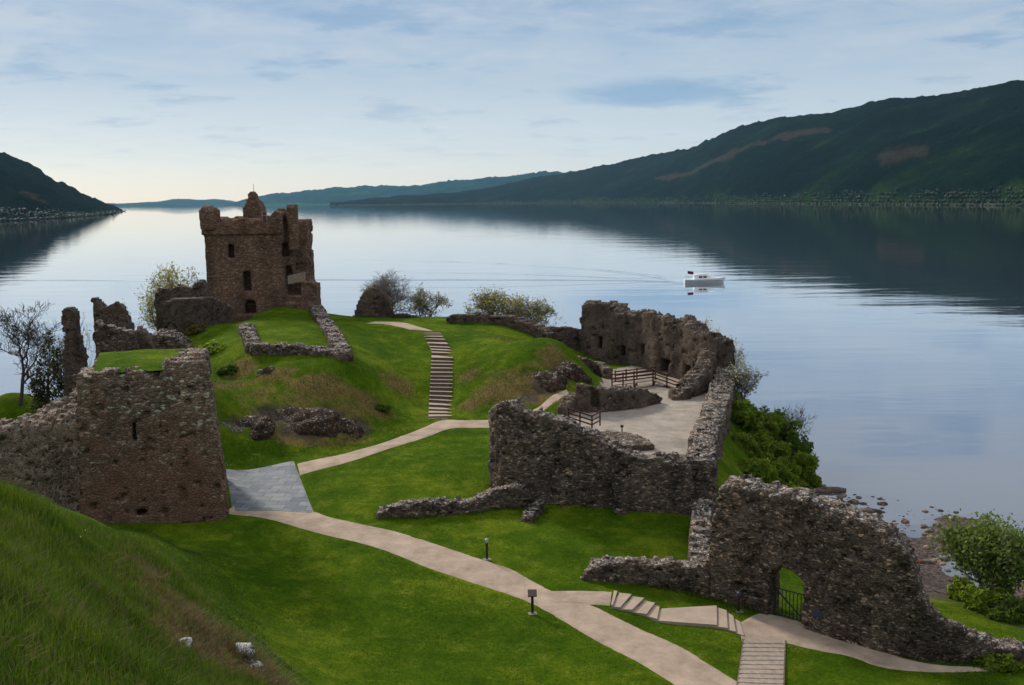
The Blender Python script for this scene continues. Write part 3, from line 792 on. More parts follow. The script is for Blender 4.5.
def vox(occ, mapf, res, jit=0.3, smooth=1, seed=0):
    """boundary surface of an occupancy grid; mapf turns grid coordinates (cells) into world points"""
    nu, nv, nw = occ.shape
    p = np.pad(occ, 1)
    fs = []
    cor = {0: [((0, 0, 0), (0, 0, 1), (0, 1, 1), (0, 1, 0)), ((1, 0, 0), (1, 1, 0), (1, 1, 1), (1, 0, 1))],
           1: [((0, 0, 0), (1, 0, 0), (1, 0, 1), (0, 0, 1)), ((0, 1, 0), (0, 1, 1), (1, 1, 1), (1, 1, 0))],
           2: [((0, 0, 0), (0, 1, 0), (1, 1, 0), (1, 0, 0)), ((0, 0, 1), (1, 0, 1), (1, 1, 1), (0, 1, 1))]}
    c = p[1:-1, 1:-1, 1:-1]
    for ax in range(3):
        for s, d in ((0, -1), (1, 1)):
            sl = [slice(1, -1)] * 3
            sl[ax] = slice(1 + d, p.shape[ax] - 1 + d)
            e = np.argwhere(c & ~p[tuple(sl)])
            if len(e) == 0: continue
            q = np.stack([e + np.array(k) for k in cor[ax][s]], 1)
            fs.append((q[..., 0] * (nv + 1) + q[..., 1]) * (nw + 1) + q[..., 2])
    F = np.concatenate(fs)
    ids, inv = np.unique(F, return_inverse=True)
    F = inv.reshape(F.shape)
    P = np.stack([ids // ((nv + 1) * (nw + 1)), (ids // (nw + 1)) % (nv + 1), ids % (nw + 1)], 1).astype(float)
    E = np.concatenate([F[:, [0, 1]], F[:, [1, 2]], F[:, [2, 3]], F[:, [3, 0]]])
    for _ in range(smooth):
        S = np.zeros_like(P); n = np.zeros(len(P))
        np.add.at(S, E[:, 0], P[E[:, 1]]); np.add.at(n, E[:, 0], 1)
        np.add.at(S, E[:, 1], P[E[:, 0]]); np.add.at(n, E[:, 1], 1)
        P = P * 0.5 + 0.5 * S / n[:, None]
    rs = np.random.RandomState(seed)
    P = P + (rs.rand(*P.shape) - 0.5) * 2 * jit
    return mapf(P), F

def zat(px, py, x, y):
    r = ray(px, py)
    return CAM[2] + r[2] / math.hypot(r[0], r[1]) * math.hypot(x, y)

class Path:
    def __init__(s, P, base, top):
        s.P = np.asarray(P, float); s.base = np.asarray(base, float); s.top = np.asarray(top, float)
        d = np.hypot(*np.diff(s.P, axis=0).T)
        s.u = np.concatenate([[0], np.cumsum(d)]); s.L = s.u[-1]
        fine = np.linspace(0, s.L, 200)
        X = np.interp(fine, s.u, s.P[:, 0]); Y = np.interp(fine, s.u, s.P[:, 1])
        k = np.ones(9) / 9
        tx, ty = np.gradient(X), np.gradient(Y)
        tx = np.convolve(np.pad(tx, 4, mode='edge'), k, 'valid'); ty = np.convolve(np.pad(ty, 4, mode='edge'), k, 'valid')
        n = np.hypot(tx, ty)
        s.fine, s.X, s.Y, s.nx, s.ny = fine, X, Y, -ty / n, tx / n
    def xy(s, u, v):
        x = np.interp(u, s.fine, s.X) + v * np.interp(u, s.fine, s.nx)
        y = np.interp(u, s.fine, s.Y) + v * np.interp(u, s.fine, s.ny)
        return x, y
    def find(s, px, py):
        us = np.linspace(0, s.L, 400); x, y = s.xy(us, 0 * us)
        z = np.array([zat(px, py, a, b) for a, b in zip(x, y)])
        q = project(np.stack([x, y, z], 1))
        i = int(np.argmin(np.abs(q[:, 0] - px)))
        return us[i], z[i]

def pix_path(spec):
    P, B, Tt = [], [], []
    for e in spec:
        if len(e) > 3:
            q = aty(e[0], e[1], e[3]); x, y = q[0], q[1]
        else:
            q = T(e[0], e[1]); x, y = q[0], q[1]
        P.append((x, y)); B.append(float(hraw(x, y))); Tt.append(zat(e[0], e[2], x, y))
    return Path(P, B, Tt)

def wall_geo(path, thick, res=0.22, jag=0.3, seed=1, v0=0.0, holes=(), topf=None, batter=0.0, rough=0.07, jit=0.28, sink=0.7, taper=0.0, smooth=1):
    nu = max(2, int(math.ceil(path.L / res))); nv = max(2, int(round(thick / res)))
    ru, rv = path.L / nu, thick / nv
    zmin = path.base.min() - sink - 0.3; zmax = max(path.top.max() + 1.0 + jag * 2, zmin + 1)
    if topf is not None: zmax += 4
    nw = int(math.ceil((zmax - zmin) / res))
    U = (np.arange(nu) + .5) * ru; Vv = (np.arange(nv) + .5) * rv + v0; Wz = zmin + (np.arange(nw) + .5) * res
    u3, v3, w3 = np.meshgrid(U, Vv, Wz, indexing='ij')
    top = np.interp(U, path.u, path.top)[:, None] + 0 * Vv[None]
    if topf is not None: top = topf(U[:, None] + 0 * Vv[None], Vv[None] + 0 * U[:, None], top)
    bs = np.interp(U, path.u, path.base)[:, None] - sink
    uu, vv = np.meshgrid(U, Vv, indexing='ij')
    top = top + jag * (0.8 * fbm(uu * .55, vv * .9, 0, seed, 3) + 0.75 * (hsh(np.floor(uu / 0.55).astype(int), np.floor(vv / 0.6).astype(int), np.zeros_like(uu, int), seed) - .5) + .5 * (hsh(np.floor(uu / 0.28).astype(int), np.floor(vv / .3).astype(int), np.ones_like(uu, int), seed) - .5))
    # ends crumble a little
    occ = (w3 < top[..., None]) & (w3 > bs[..., None] - 0)
    edge = 0.22 * fbm(u3 * .2, v3 * .8, w3 * 1.3, seed + 4, 3)
    occ &= (u3 > 0.12 + edge) & (u3 < path.L - 0.12 - edge)
    fx = fbm(u3 * 1.7, v3 * 0.2, w3 * 2.2, seed + 8, 2)
    occ &= ~((v3 < v0 + rv) & (fx > 0.46))
    for h in holes:
        u0, u1, z0, z1, arch, depth = h
        inside = (u3 > u0) & (u3 < u1) & (w3 > z0) & (v3 < v0 + depth)
        if arch:
            rr = (u1 - u0) / 2; zc_ = z1 - rr * arch
            inside &= (w3 < zc_) | ((((u3 - (u0 + u1) / 2) / rr) ** 2 + ((w3 - zc_) / (rr * arch)) ** 2) < 1)
        else: inside &= w3 < z1
        occ &= ~inside
    def mapf(P):
        u = P[:, 0] * ru; v = P[:, 1] * rv + v0; z = zmin + P[:, 2] * res
        b = np.interp(u, path.u, path.base); hgt = np.maximum(z - b, 0)
        v = v + batter * hgt * np.clip(1 - (v - v0) / thick * 2, -1, 1)
        if taper: u = path.L * .08 + (u - path.L * .08) * (1 - taper * hgt / max(path.top.max() - path.base.min(), 1))
        n_ = fbm(u * .9, v * .9, z * .9, seed + 20, 3)
        v = v + n_ * rough * 1.6
        x, y = path.xy(u, v)
        return np.stack([x, y, z + n_ * rough * .5], 1)
    return vox(occ, mapf, res, jit, smooth, seed)

def hole(path, px0, py0, px1, py1, arch=0, depth=99.0):
    u0, z1 = path.find((px0 + px1) / 2, py0); _, z0 = path.find((px0 + px1) / 2, py1)
    ua, _ = path.find(px0, (py0 + py1) / 2); ub, _ = path.find(px1, (py0 + py1) / 2)
    return (min(ua, ub), max(ua, ub), z0, z1, arch, depth)

def merge(geos):
    V, F, b = [], [], 0
    for v, f in geos:
        V.append(v); F.append(f + b); b += len(v)
    return np.concatenate(V), np.concatenate(F)

WALLS = []
def wall(name, spec, thick, mat, label, cat='wall', group=None, holes_px=(), path=None, **kw):
    p = path or pix_path(spec)
    hs = [hole(p, *h) for h in holes_px]
    v, f = wall_geo(p, thick, holes=hs, **kw)
    o = link_mesh(name, v, f, mat)
    tag(o, label, cat, group, 'thing')
    WALLS.append((p, kw.get('v0', 0.0)))
    return o, p

# --- the wall with the gate, on the right
GW, gate_path = wall('curtain_wall', [(705,597,556),(712,599,518),(718,601,484),(726,603,481),(740,607,484),(760,613,489),(785,621,496),(805,629,502),(830,638,510),(850,644,519),(865,648,525),(880,652,534),(893,655,545),(904,657,557),
      (911,659,574),(918,660,594),(930,662,610),(948,663,626),(980,664,642),(1010,665,648),(1060,667,656)], 1.9, M['rubble'],
      'tall rubble curtain wall pierced by the small arched gateway with the iron gate', res=0.2, jag=0.32, seed=11, rough=0.08, jit=0.27, holes_px=[(767, 569, 803, 622, 0.8)])
wall('low_wall', [(580,580,576),(590,581,568),(605,582,562),(630,584,560),(660,588,563),(690,594,566),(712,600,566)], 1.3, M['rubble'],
     'low rubble wall running left from the foot of the gate wall', res=0.2, jag=0.25, seed=13, rough=0.10, jit=0.36)
# --- the courtyard (old hall range)
_, cf = wall('curtain_wall', [(489,484,417),(493,490,408),(502,497,404),(509,500,402),(516,502,405),(523,503,409),(536,505,417),(546,505,416),(560,506,421),(575,506,426),(590,507,433),(605,508,441),(625,510,452),(645,512,460),(665,513,461),(680,514,462),(693,516,468)], 1.8, M['rubble'],
     'long dark rubble wall along the near side of the gravel courtyard', res=0.2, jag=0.35, seed=17, rough=0.09, jit=0.25)
bp_ = pix_path([(612,514,478),(622,515,480),(632,515,484)])
wall('buttress', None, 1.0, M['rubble'], 'short square buttress against the foot of the near courtyard wall', cat='buttress', path=bp_, res=0.2, jag=0.2, seed=19, batter=0.08)
def xyz_path(pts): return Path([(p[0], p[1]) for p in pts], [float(hraw(p[0], p[1])) if p[2] is None else p[2] for p in pts], [p[3] for p in pts])
q0 = T(696, 515)
wall('curtain_wall', None, 2.1, M['rubble'], 'broad topped rubble wall along the loch side of the gravel courtyard', path=xyz_path([(q0[0] + .4, q0[1] + .4, 4.6, 8.7), (14.4, 82, 5.5, 8.8), (16.6, 90, 6.0, 8.9), (18.4, 97, 6.2, 9.1), (20.2, 104, 6.5, 9.3), (21.4, 109, 6.5, 10.2)]), v0=-1.05, res=0.22, jag=0.3, seed=23, rough=0.12, jit=0.34)
qa, qb, qc = T(701, 586), T(700, 552), T(703, 520)
wall('low_wall', None, 1.4, M['rubble'], 'sloping stub of rubble wall climbing from the gate wall to the courtyard corner', path=xyz_path([(qa[0], qa[1], None, qa[2] + 1.3), (qb[0], qb[1], None, qb[2] + 1.2), (qc[0], qc[1], None, qc[2] + 1.6)]), v0=-0.7, res=0.2, jag=0.3, seed=29, rough=0.1, jit=0.36)
hallp = pix_path([(579,350,306,126),(584,350,303,125.6),(598,352,303,125),(612,354,306,124),(616,355,312,123),(630,360,313,121.5),(641,362,311,120),(652,366,318,118),(660,368,317,117),(666,370,325,116),(676,374,320,115),(688,378,327,113),(698,382,335,111.5),(708,386,335,110),(718,392,344,108.5)])
wall('hall_wall', None, 2.2, M['rubble_fine'], 'long ruined hall wall with doorway openings on the loch edge behind the courtyard', path=hallp, holes_px=[(659.5,359,667.5,373.5,0,1.6),(683,366,690,380,0,1.6),(621.5,345,625.5,356,0,1.2),(598,336,602,349,0,1.2),(640,345,644,356,0,1.0)], res=0.24, jag=0.5, seed=31, rough=0.08, batter=0.02, jit=.2)
c_ = hallp.xy(np.array([hallp.L - 0.8]), np.array([0.0])); cx_, cy_ = float(c_[0][0]), float(c_[1][0])
wall('hall_wall', None, 1.6, M['rubble_fine'], 'broken end of hall wall sloping down to courtyard gravel at the loch corner', path=xyz_path([(T(673,402)[0], T(673,402)[1], 8.0, 8.5), (T(690,401)[0], T(690,400)[1], 8.0, 9.3), (cx_ - 1.0, cy_ - 4.0, 8.0, 10.6), (cx_ + .2, cy_ - .6, 8.0, 12.0)]), res=0.22, jag=0.35, seed=33, rough=.12)
wall('boundary_wall', [(535,345,328,128),(550,345,327,128),(565,346,328,127.5),(581,348,330,127)], 1.2, M['dark_rubble'], 'low dark wall joining the left end of the ruined hall wall', res=0.22, jag=0.25, seed=37)
mwp = pix_path([(572,411,391),(577,412,386),(586,413,387),(600,413,390),(620,411.5,390),(640,409,389),(650,407,391),(657,406,396),(664,405,399)])
wall('partition_wall', None, 1.3, M['rubble_fine'], 'waist high partition wall with a dark doorway crossing the middle of the gravel courtyard', path=mwp, holes_px=[(592,391,600,408,0,0.6)], res=0.2, jag=0.28, seed=41, rough=0.08, jit=.3)
ma = T(573, 411); mb_ = atz(560, 414, 8.4)
wall('partition_wall', None, 1.1, M['rubble_fine'], 'short return of stone wall beside the red brown handrail', path=xyz_path([(mb_[0], mb_[1], 8.0, 8.9), (ma[0] + .3, ma[1] + .6, 8.0, 10.2)]), v0=-0.55, res=0.2, jag=0.25, seed=43)
lc = [atz(596, 437, 8.2), atz(608, 436, 8.2), atz(622, 437.5, 8.2), atz(636, 442, 8.2), atz(648, 449, 8.2)]
wall('low_wall', None, 3.2, M['rubble_fine'], 'curved knee high rubble footing just inside the near courtyard wall', path=xyz_path([(p[0], p[1], 8.0, 8.5) for p in lc]), v0=-2.6, jag=0.15, seed=47, jit=.34)
cfl = [atz(*a, 8.12) for a in ((560,418),(586,400),(600,404),(606,384),(604,374),(640,368),(664,366),(695,380),(712,392),(702,420),(690,459),(650,457),(600,448),(575,432))]
def poly_sheet(name, pts, mat, lift, res=0.5):
    P = np.array(pts)[:, :2]
    x0, y0 = P.min(0) - res; x1, y1 = P.max(0) + res
    xs = np.arange(x0, x1, res); ys = np.arange(y0, y1, res); X, Y = np.meshgrid(xs, ys)
    ins = np.zeros(X.shape, bool)
    for i in range(len(P)):
        (ax, ay), (bx, by) = P[i], P[(i + 1) % len(P)]
        cnd = ((ay > Y) != (by > Y)) & (X < (bx - ax) * (Y - ay) / (by - ay + 1e-12) + ax)
        ins ^= cnd
    Z = hraw(X, Y) + lift
    Z = np.where(np.abs(Z - 8.1) < 1.2, np.maximum(Z, 8.08), Z)
    id_ = np.arange(X.size).reshape(X.shape)
    m_ = ins[:-1, :-1] | ins[1:, 1:] | ins[:-1, 1:] | ins[1:, :-1]
    F = np.stack([id_[:-1, :-1], id_[:-1, 1:], id_[1:, 1:], id_[1:, :-1]], -1)[m_]
    ids, inv = np.unique(F, return_inverse=True)
    Vv = np.stack([X, Y, Z], -1).reshape(-1, 3)[ids]
    o = link_mesh(name, Vv, inv.reshape(F.shape), mat, smooth=True); tag(o, kind='structure'); return o
poly_sheet('path', cfl, M['courtyard'], 0.05)
# rubble footings on the lawn in front of the courtyard
wall('low_wall', [(376,519,513),(392,518.5,508),(410,518,505),(440,516,503.5),(468,514,503),(480,512,500),(492,510,494),(505,509,488),(520,508.5,486),(532,508.5,490)], 1.1, M['rubble'], 'knee high line of rubble footing across the middle lawn', res=0.18, jag=0.22, seed=53, rough=0.12, jit=.4)
wall('low_wall', [(525,523,517),(530,518,511),(536,513,505),(541,508,498)], 0.8, M['rubble'], 'tiny rubble stub poking onto the lawn from the courtyard wall', res=0.18, jag=0.2, seed=59, rough=0.12, jit=.4, v0=-.4)
# --- footing on top of the mound before the tower
gm = []
for a, b, c in (((238,318),(247,333),(254,351)), ((252,352),(295,352.5),(349,361)), ((345,360),(333,338),(316,312))):
    pts = [T(*k) for k in (a, b, c)]
    gm.append(wall_geo(xyz_path([(p[0], p[1], None, p[2] + 0.75) for p in pts]), 1.5, res=0.2, jag=0.22, seed=61 + len(gm), v0=-0.75, rough=.1, jit=.4))
v, f = merge(gm)
tag(link_mesh('stone_footing', v, f, M['rubble']), 'three sided low rubble footing enclosing a square of grass below the tower', 'wall', kind='thing')
# --- back of the headland
wall('ruin', [(353,323,318,128),(358,323,306,128),(363,323,296,128),(369,323,289,128),(376,323,287,128),(381,323,291,128),(386,323,296,128),(392,323,303,128)], 2.2, M['dark_rubble'], 'lone dark stump of ruined wall at top of mound right of tower', cat='ruin', res=0.22, jag=0.35, seed=67, rough=.15, taper=0.05)
wall('boundary_wall', [(391,322,315,130),(405,323,315,130),(420,324,318,130),(432,324,320,130)], 1.0, M['dark_rubble'], 'low dark wall behind the top landing of the hill steps', res=0.22, jag=0.22, seed=71)
wall('boundary_wall', [(446,324,318,124),(455,324,315,124),(480,325,314,124),(505,326,316,124),(520,329,320,123),(535,334,326,122),(550,341,334,120)], 1.3, M['dark_rubble'], 'low weathered wall along the crest of the hump right of the hill steps', res=0.22, jag=0.2, seed=73)
wall('boundary_wall', [(566,372,360,112),(580,368,357,114),(596,366,362,116),(604,372,370,113)], 1.0, M['rubble_fine'], 'sloping stone kerb wall between the grassy hump and hall wall', res=0.22, jag=0.15, seed=75)
# --- left side ruins
DK = 'dark_rubble'
wall('ruin', [(155,338,300,122),(158,336,291,122),(165,335,290,122),(173,334,291,122),(178,332,286.5,122),(186,330,287,122),(192,328,289,122),(197,326,282,122),(203,324,279,122),(207,322,287,122),(212,320,296,122)], 1.6, M[DK], 'dark broken wall with a jagged crest left of the tower', cat='ruin', res=0.22, jag=0.35, seed=79, rough=.14)
wall('ruin', [(164,335,304,116),(172,334,301,116),(185,331,299,116.5),(200,328,299,117),(214,324,298,118),(222,321,300,119),(230,318,304,120),(237,315,309,121)], 1.4, M[DK], 'smooth dark retaining wall with rounded top beside the foot of the tower', cat='ruin', res=0.22, jag=0.15, seed=83)
wall('ruin', [(93.5,358,297,92),(95,358,295,92),(98,358,298,92),(103,358,306,92),(109,358,308,92),(115,358,305,92),(122,358,304,92),(126,358,310,92),(130,358,320,92),(134,358,335,92)], 1.2, M[DK], 'tall ragged slab of ruined wall with a pointed left corner behind the gatehouse turf', cat='ruin', res=0.2, jag=0.22, seed=89, rough=.12)
wall('ruin', [(94,360,322,86),(105,360,325,86),(118,360,329,86),(128,360,331,86),(135,360,336,86)], 1.3, M['rubble'], 'lower pale topped wall in front of the ragged slab behind the gatehouse turf', cat='ruin', res=0.2, jag=0.25, seed=97)
wall('ruin', [(133,360,330,94),(139,360,329,94),(145,360,335,94),(152,360,342,94)], 1.6, M['rubble_fine'], 'small square stump of wall between the ragged slab and the rubble heap', cat='ruin', res=0.2, jag=0.3, seed=101)
wall('ruin', [(142,356,348,98),(148,356,337,98),(156,356,333,98),(166,356,334,98),(174,356,338,98),(181,356,343,98),(188,356,349,98)], 2.6, M['rubble'], 'pale heap of tumbled rubble wall on bank between gatehouse and mound', cat='ruin', res=0.2, jag=0.3, seed=103, jit=.42, rough=.15)

# --- gatehouse: masonry block with a turf top
gp = pix_path([(79,508,376,68.6),(95,510,376,68.85),(120,514,372,69.3),(150,520,371,69.8),(175,522,376,70.2),(183,523,362,70.35),(200,524,357,70.6),(230,525,355,71.1)])
gp.base[:] = [6.2, 6.2, 6.2, 6.2, 6.1, 6.1, 6.1, 6.1]
zt = 16.45
u_r = gp.find(181, 365)[0]; u_l = gp.find(85, 372)[0]
def gtop(u, v, t0):
    t0 = t0 - 0.5 * sstep(.25, .6, noise3(u * .9, v * .3, 0 * u, 91)) - 0.35 * (u > u_r) * sstep(0, .5, noise3(u * 1.1, v * .5, 0 * u, 92))
    t = np.where(v < 1.1, t0, zt - 0.5 + 0.35 * np.clip(v - 1, 0, 9) / 8.6)
    t = np.where((u > u_r) & (v < 8.5), t0 - 0.05 * v, t)
    t = np.where(u < u_l, np.where(v < 6, t0 - 0.2, 15.6 + 0 * v), t)
    return t
gatehouse = empty('gatehouse', (np.interp(gp.L / 2, gp.fine, gp.X), np.interp(gp.L / 2, gp.fine, gp.Y), 6.2))
tag(gatehouse, 'broad red brown stone gatehouse block with a turf covered top beside slate paving', 'gatehouse', kind='thing')
v, f = wall_geo(gp, 9.6, res=0.22, jag=0.22, seed=107, topf=gtop, batter=0.07, taper=0.11, rough=.07, jit=.26,
                holes=[hole(gp, 136.5,424,140,444,0,1.0), hole(gp, 137,508.5,147,516,0,1.0)])
link_mesh('masonry', v, f, M['gatehouse_stone'], gatehouse)
tb = [gp.xy(np.array([u]), np.array([vv]))for u, vv in ((u_l + .4, 0.9), (u_r - .1, 0.9), (u_r + .1, 9.3), (u_l + 0.4, 9.3))]
tb = np.array([(float(a[0]), float(b[0])) for a, b in tb])
n_ = 26; S, Tt = np.meshgrid(np.linspace(0, 1, n_), np.linspace(0, 1, n_))
tX = (tb[0, 0] * (1 - S) + tb[1, 0] * S) * (1 - Tt) + (tb[3, 0] * (1 - S) + tb[2, 0] * S) * Tt
tY = (tb[0, 1] * (1 - S) + tb[1, 1] * S) * (1 - Tt) + (tb[3, 1] * (1 - S) + tb[2, 1] * S) * Tt
tZ = zt - 0.2 + 0.35 * Tt + 0.3 * np.sin(S * math.pi) ** .6 * np.sin(Tt * math.pi) ** .5 + .12 * fbm(tX * .6, tY * .6, 0, 3, 3)
i_ = np.arange(n_ * n_).reshape(n_, n_)
MASK0 = np.tile(np.array([0.1, 0, 0, 1.0]), (n_ * n_, 1))
link_mesh('turf', np.stack([tX, tY, tZ], -1).reshape(-1, 3), np.stack([i_[:-1, :-1], i_[:-1, 1:], i_[1:, 1:], i_[1:, :-1]], -1).reshape(-1, 4), M['turf'], gatehouse, smooth=True, attrs={'mask': MASK0})
# round drum tower to its left, collapsed into a sloping top
rp = pix_path([(-75,520,462,78),(-40,510,440,74.5),(-10,505,428,72),(20,505,425,71),(50,505,425,70),(92,505,421,69.5)])
rp.base[:] = [8, 7.5, 7, 6.6, 6.4, 6.3]
def rtop(u, v, t0):
    e = np.clip((u - rp.find(-5, 430)[0]) / 2.6, 0, 1)
    return t0 + np.clip(v, 0, 6) * 0.34 * e - np.clip(v - 6, 0, 9) * 0.5 * (1 - e * .8)
v, f = wall_geo(rp, 7.5, res=0.22, jag=0.45, seed=109, topf=rtop, rough=.18, jit=.4, batter=.04)
tag(link_mesh('drum_tower', v, f, M['pale_rubble']), 'collapsed rounded rubble tower with pale mortar joints left of gatehouse', 'tower', kind='thing')
wall('pillar', [(64,385,310,80),(69,385,307.5,80),(74,385,308.5,80),(78,385,312,80),(80.5,385,340,80),(83,385,352,80),(85.5,385,362,80)], 1.1, M[DK], 'thin leaning finger of masonry standing above the collapsed rubble tower', cat='ruin', res=0.16, jag=0.12, seed=113, rough=.10)

# ------------------------------------------------------------------ the tower house
TB = aty(207, 312, 126.0)
TH = atz(260, 312.6, 14.0)
ty0 = TH[1] - 1.0
tp = aty(207.5, 312, ty0)
TZ = 13.3
tower = empty('tower_house', (tp[0] + 4.5, tp[1] + 5, TZ))
tag(tower, 'ruined red brown tower house with broken battlements on top of the mound', 'tower', kind='thing')
TW, TD = 9.2, 10.5
YAW = R(4)
sc8 = FPX / ty0 / math.cos(R(13)) * 1.0
def tz(py): return zat(245, py, tp[0] + 4.5, tp[1])     # height of a picture row on the front face
def tx(px): return (px - 207.5) / (284.5 - 207.5) * TW
res = 0.23
xs = np.arange(-1.6, TW + 3.6, res) + res / 2; ys = np.arange(-1.6, TD + 1.2, res) + res / 2; zs = np.arange(-1.2, 15.5, res) + res / 2
x3, y3, z3 = np.meshgrid(xs, ys, zs, indexing='ij')
hz_ = lambda py: tz(py) - TZ
front_px = np.array([204,211,217,222,224,229,236,240,244,247,262,266,270,274,277,281,285,288,289,297,298,305,313])
front_py = np.array([216,214,216,221,221,219,221,217,218,218,218,222,224,216,212,211,214,221,219,219,222,222,222.5])
ftop = np.interp(x3[:, :, 0], tx(front_px), [hz_(p + 1.2) for p in front_py])
j2 = 0.5 * fbm(x3[:, :, 0] * .8, y3[:, :, 0] * .8, 0, 5, 3) + 0.3 * (hsh(np.floor(x3[:, :, 0] / .6).astype(int), np.floor(y3[:, :, 0] / .6).astype(int), np.zeros(x3.shape[:2], int), 4) - .5)
over = 0.24 * (z3 > hz_(231)) + 0.12 * (z3 > hz_(234)) * (z3 <= hz_(231))
bat = 0.02 * np.clip(6 - z3, 0, 6)
inbox = (x3 > -over - bat) & (x3 < TW + over * .5 + bat) & (y3 > -over - bat) & (y3 < TD + over)
core = (x3 > 1.9) & (x3 < TW - 1.7) & (y3 > 1.9) & (y3 < TD - 1.9) & (z3 > 1.0)
top2 = np.where(y3[:, :, 0] < 2.2, ftop, np.where(x3[:, :, 0] < 2, hz_(220), np.where(x3[:, :, 0] > TW - 2, hz_(222), hz_(219))))
occ = inbox & ~core & (z3 < (top2 + j2)[..., None])
# round corner turret, corbelled out
bz = hz_(206)
rr = np.hypot(x3 - 0.75, y3 - 0.6); rad = 1.12 * np.clip((z3 - hz_(237)) / 1.0, 0, 1)
occ |= (rr < rad) & (z3 < bz + .15 - 0.75 * np.clip(rr - .35, 0, 2) + 0.25 * fbm(x3, y3, 0, 9, 2)) & (z3 > hz_(237))
# cap-house gable
gx0, gx1 = tx(241.5), tx(262.5); gc = (gx0 + gx1) / 2
gap = np.interp(x3, [gx0 - .01, gx0, tx(244.5), tx(245), tx(247.5), tx(248), tx(250), tx(254.5), tx(255.5), tx(258), tx(260), gx1, gx1 + .01], [-9] + [hz_(p) + .15 for p in (209, 206.5, 203.5, 199.5, 196, 192, 193, 199.5, 203, 205, 211)] + [-9])
occ |= (x3 > gx0 - .3) & (x3 < gx1 + .2) & (y3 > 3.0) & (y3 < 5.6) & (z3 > 8) & (z3 < gap + 0.4 * fbm(x3 * 1.6, y3 * 1.5, 0, 8, 2) - 0.1 * np.abs(y3 - 4.2))
# right-hand stump turret and lump
occ |= (x3 > tx(288.3)) & (x3 < tx(297.5)) & (y3 > 1.0) & (y3 < 2.6) & (z3 > 8) & (z3 < hz_(206.5) + .2 * fbm(x3, y3 * 2, 0, 6, 2))
occ |= (((x3 - tx(281)) / 1.0) ** 2 + ((y3 - 3.0) / 1.0) ** 2 + ((z3 - hz_(217)) / 0.95) ** 2) < 1
# the right side stands further back, behind a ragged vertical break
wing_x = tx(305.5)
rag = 0.5 * fbm(y3 * .4, z3 * .7, 0, 12, 3)
occ |= (x3 > TW - .6) & (x3 < wing_x + rag * .7) & (y3 > 3.4 + rag) & (y3 < TD - 0.8) & (z3 < hz_(222.5) + j2[..., None])
occ |= (x3 > TW - .6) & (x3 < tx(292) + rag * .5) & (y3 > 1.4 + rag) & (y3 < 3.6) & (z3 < hz_(226) + j2[..., None])
# tumbled mass at its right foot
rb = np.interp(x3, [tx(286), tx(300), tx(308), tx(312), tx(318), tx(323), tx(326)], [hz_(p) for p in (292, 285, 283, 285, 292, 303, 312)])
occ |= (x3 > tx(283)) & (x3 < tx(325.5)) & (y3 > 0.2 + rag) & (y3 < 5.5) & (z3 < rb + 0.5 * fbm(x3 * .9, y3 * .9, z3 * .5, 14, 3))
def cut(px0, py0, px1, py1, depth=1.5, arch=False, y_from=-2.0):
    global occ
    a, b = tx(px0), tx(px1); z1, z0 = hz_(py0), hz_(py1)
    ins = (x3 > a) & (x3 < b) & (y3 < depth) & (y3 > y_from) & (z3 > z0)
    if arch: 
        r_ = (b - a) / 2
        ins &= (z3 < z1 - r_) | (np.hypot(x3 - (a + b) / 2, z3 - (z1 - r_)) < r_)
    else: ins &= z3 < z1
    occ &= ~ins
cut(230.3, 245.0, 236.6, 258.2)
cut(244.8, 271.5, 251.6, 290.5, 1.3)
cut(245.0, 300.5, 255.4, 315, 1.8, True)
cut(283.4, 244.5, 288.8, 258.5, 2.6)
cut(284.0, 268.5, 290.0, 278.5, 2.6)
cut(286, 285, 300, 296, 2.2)
fx = fbm(x3 * 1.4, y3 * 1.4, z3 * 1.8, 41, 2)
def tmap(P):
    x = P[:, 0] * res - 1.6; y = P[:, 1] * res - 1.6; z = P[:, 2] * res - 1.2
    n_ = fbm(x * .8, y * .8, z * .8, 77, 3) * 0.11
    x = x + n_; y = y + n_
    c, s = math.cos(YAW), math.sin(YAW)
    return np.stack([tp[0] + c * x - s * y, tp[1] + s * x + c * y, TZ + z], 1)
v, f = vox(occ, tmap, res, 0.16, 1, 3)
link_mesh('masonry', v, f, M['tower_stone'], tower)
def tw(px, py, y): 
    x = tx(px); z = hz_(py); c, s = math.cos(YAW), math.sin(YAW)
    return Vector((tp[0] + c * x - s * y, tp[1] + s * x + c * y, TZ + z))
M['pale_wood'] = simple('weathered_boards', (0.27, 0.205, 0.155), 0.8, 0.2, 0.25, 5)
M['iron'] = simple('black_iron', (0.014, 0.014, 0.016), 0.5, 0.4)
M['galv'] = simple('grey_steel', (0.30, 0.31, 0.32), 0.45, 0.5)
b_ = MB()
pl0, pl1 = tw(287.5, 281, 0.3), tw(305.0, 277.5, 0.5)
dv = (pl1 - pl0); nb = 9
for k in range(nb):
    a = pl0 + dv * (k + .06) / nb; c = pl0 + dv * (k + .94) / nb
    b_.bar((a + c) / 2 + Vector((0, 0, -.55)), (a + c) / 2 + Vector((0, 0, .5)), (c - a).length * .96, 0.05)
b_.bar(pl0 + Vector((0, .06, .35)), pl1 + Vector((0, .06, .35)), .08); b_.bar(pl0 + Vector((0, .06, -.35)), pl1 + Vector((0, .06, -.35)), .08)
b_.build('balcony', M['pale_wood'], tower)
b_ = MB()
for k in range(5):
    p0 = tw(264 + k * 4.6, 221, 1.0); b_.bar(p0, p0 + Vector((0, 0, 1.1)), .05)
b_.bar(tw(264, 221, 1.0) + Vector((0, 0, 1.1)), tw(282.4, 221, 1.0) + Vector((0, 0, 1.1)), .05); b_.bar(tw(264, 221, 1.0) + Vector((0, 0, .6)), tw(282.4, 221, 1.0) + Vector((0, 0, .6)), .04)
b_.build('handrail', M['galv'], tower)
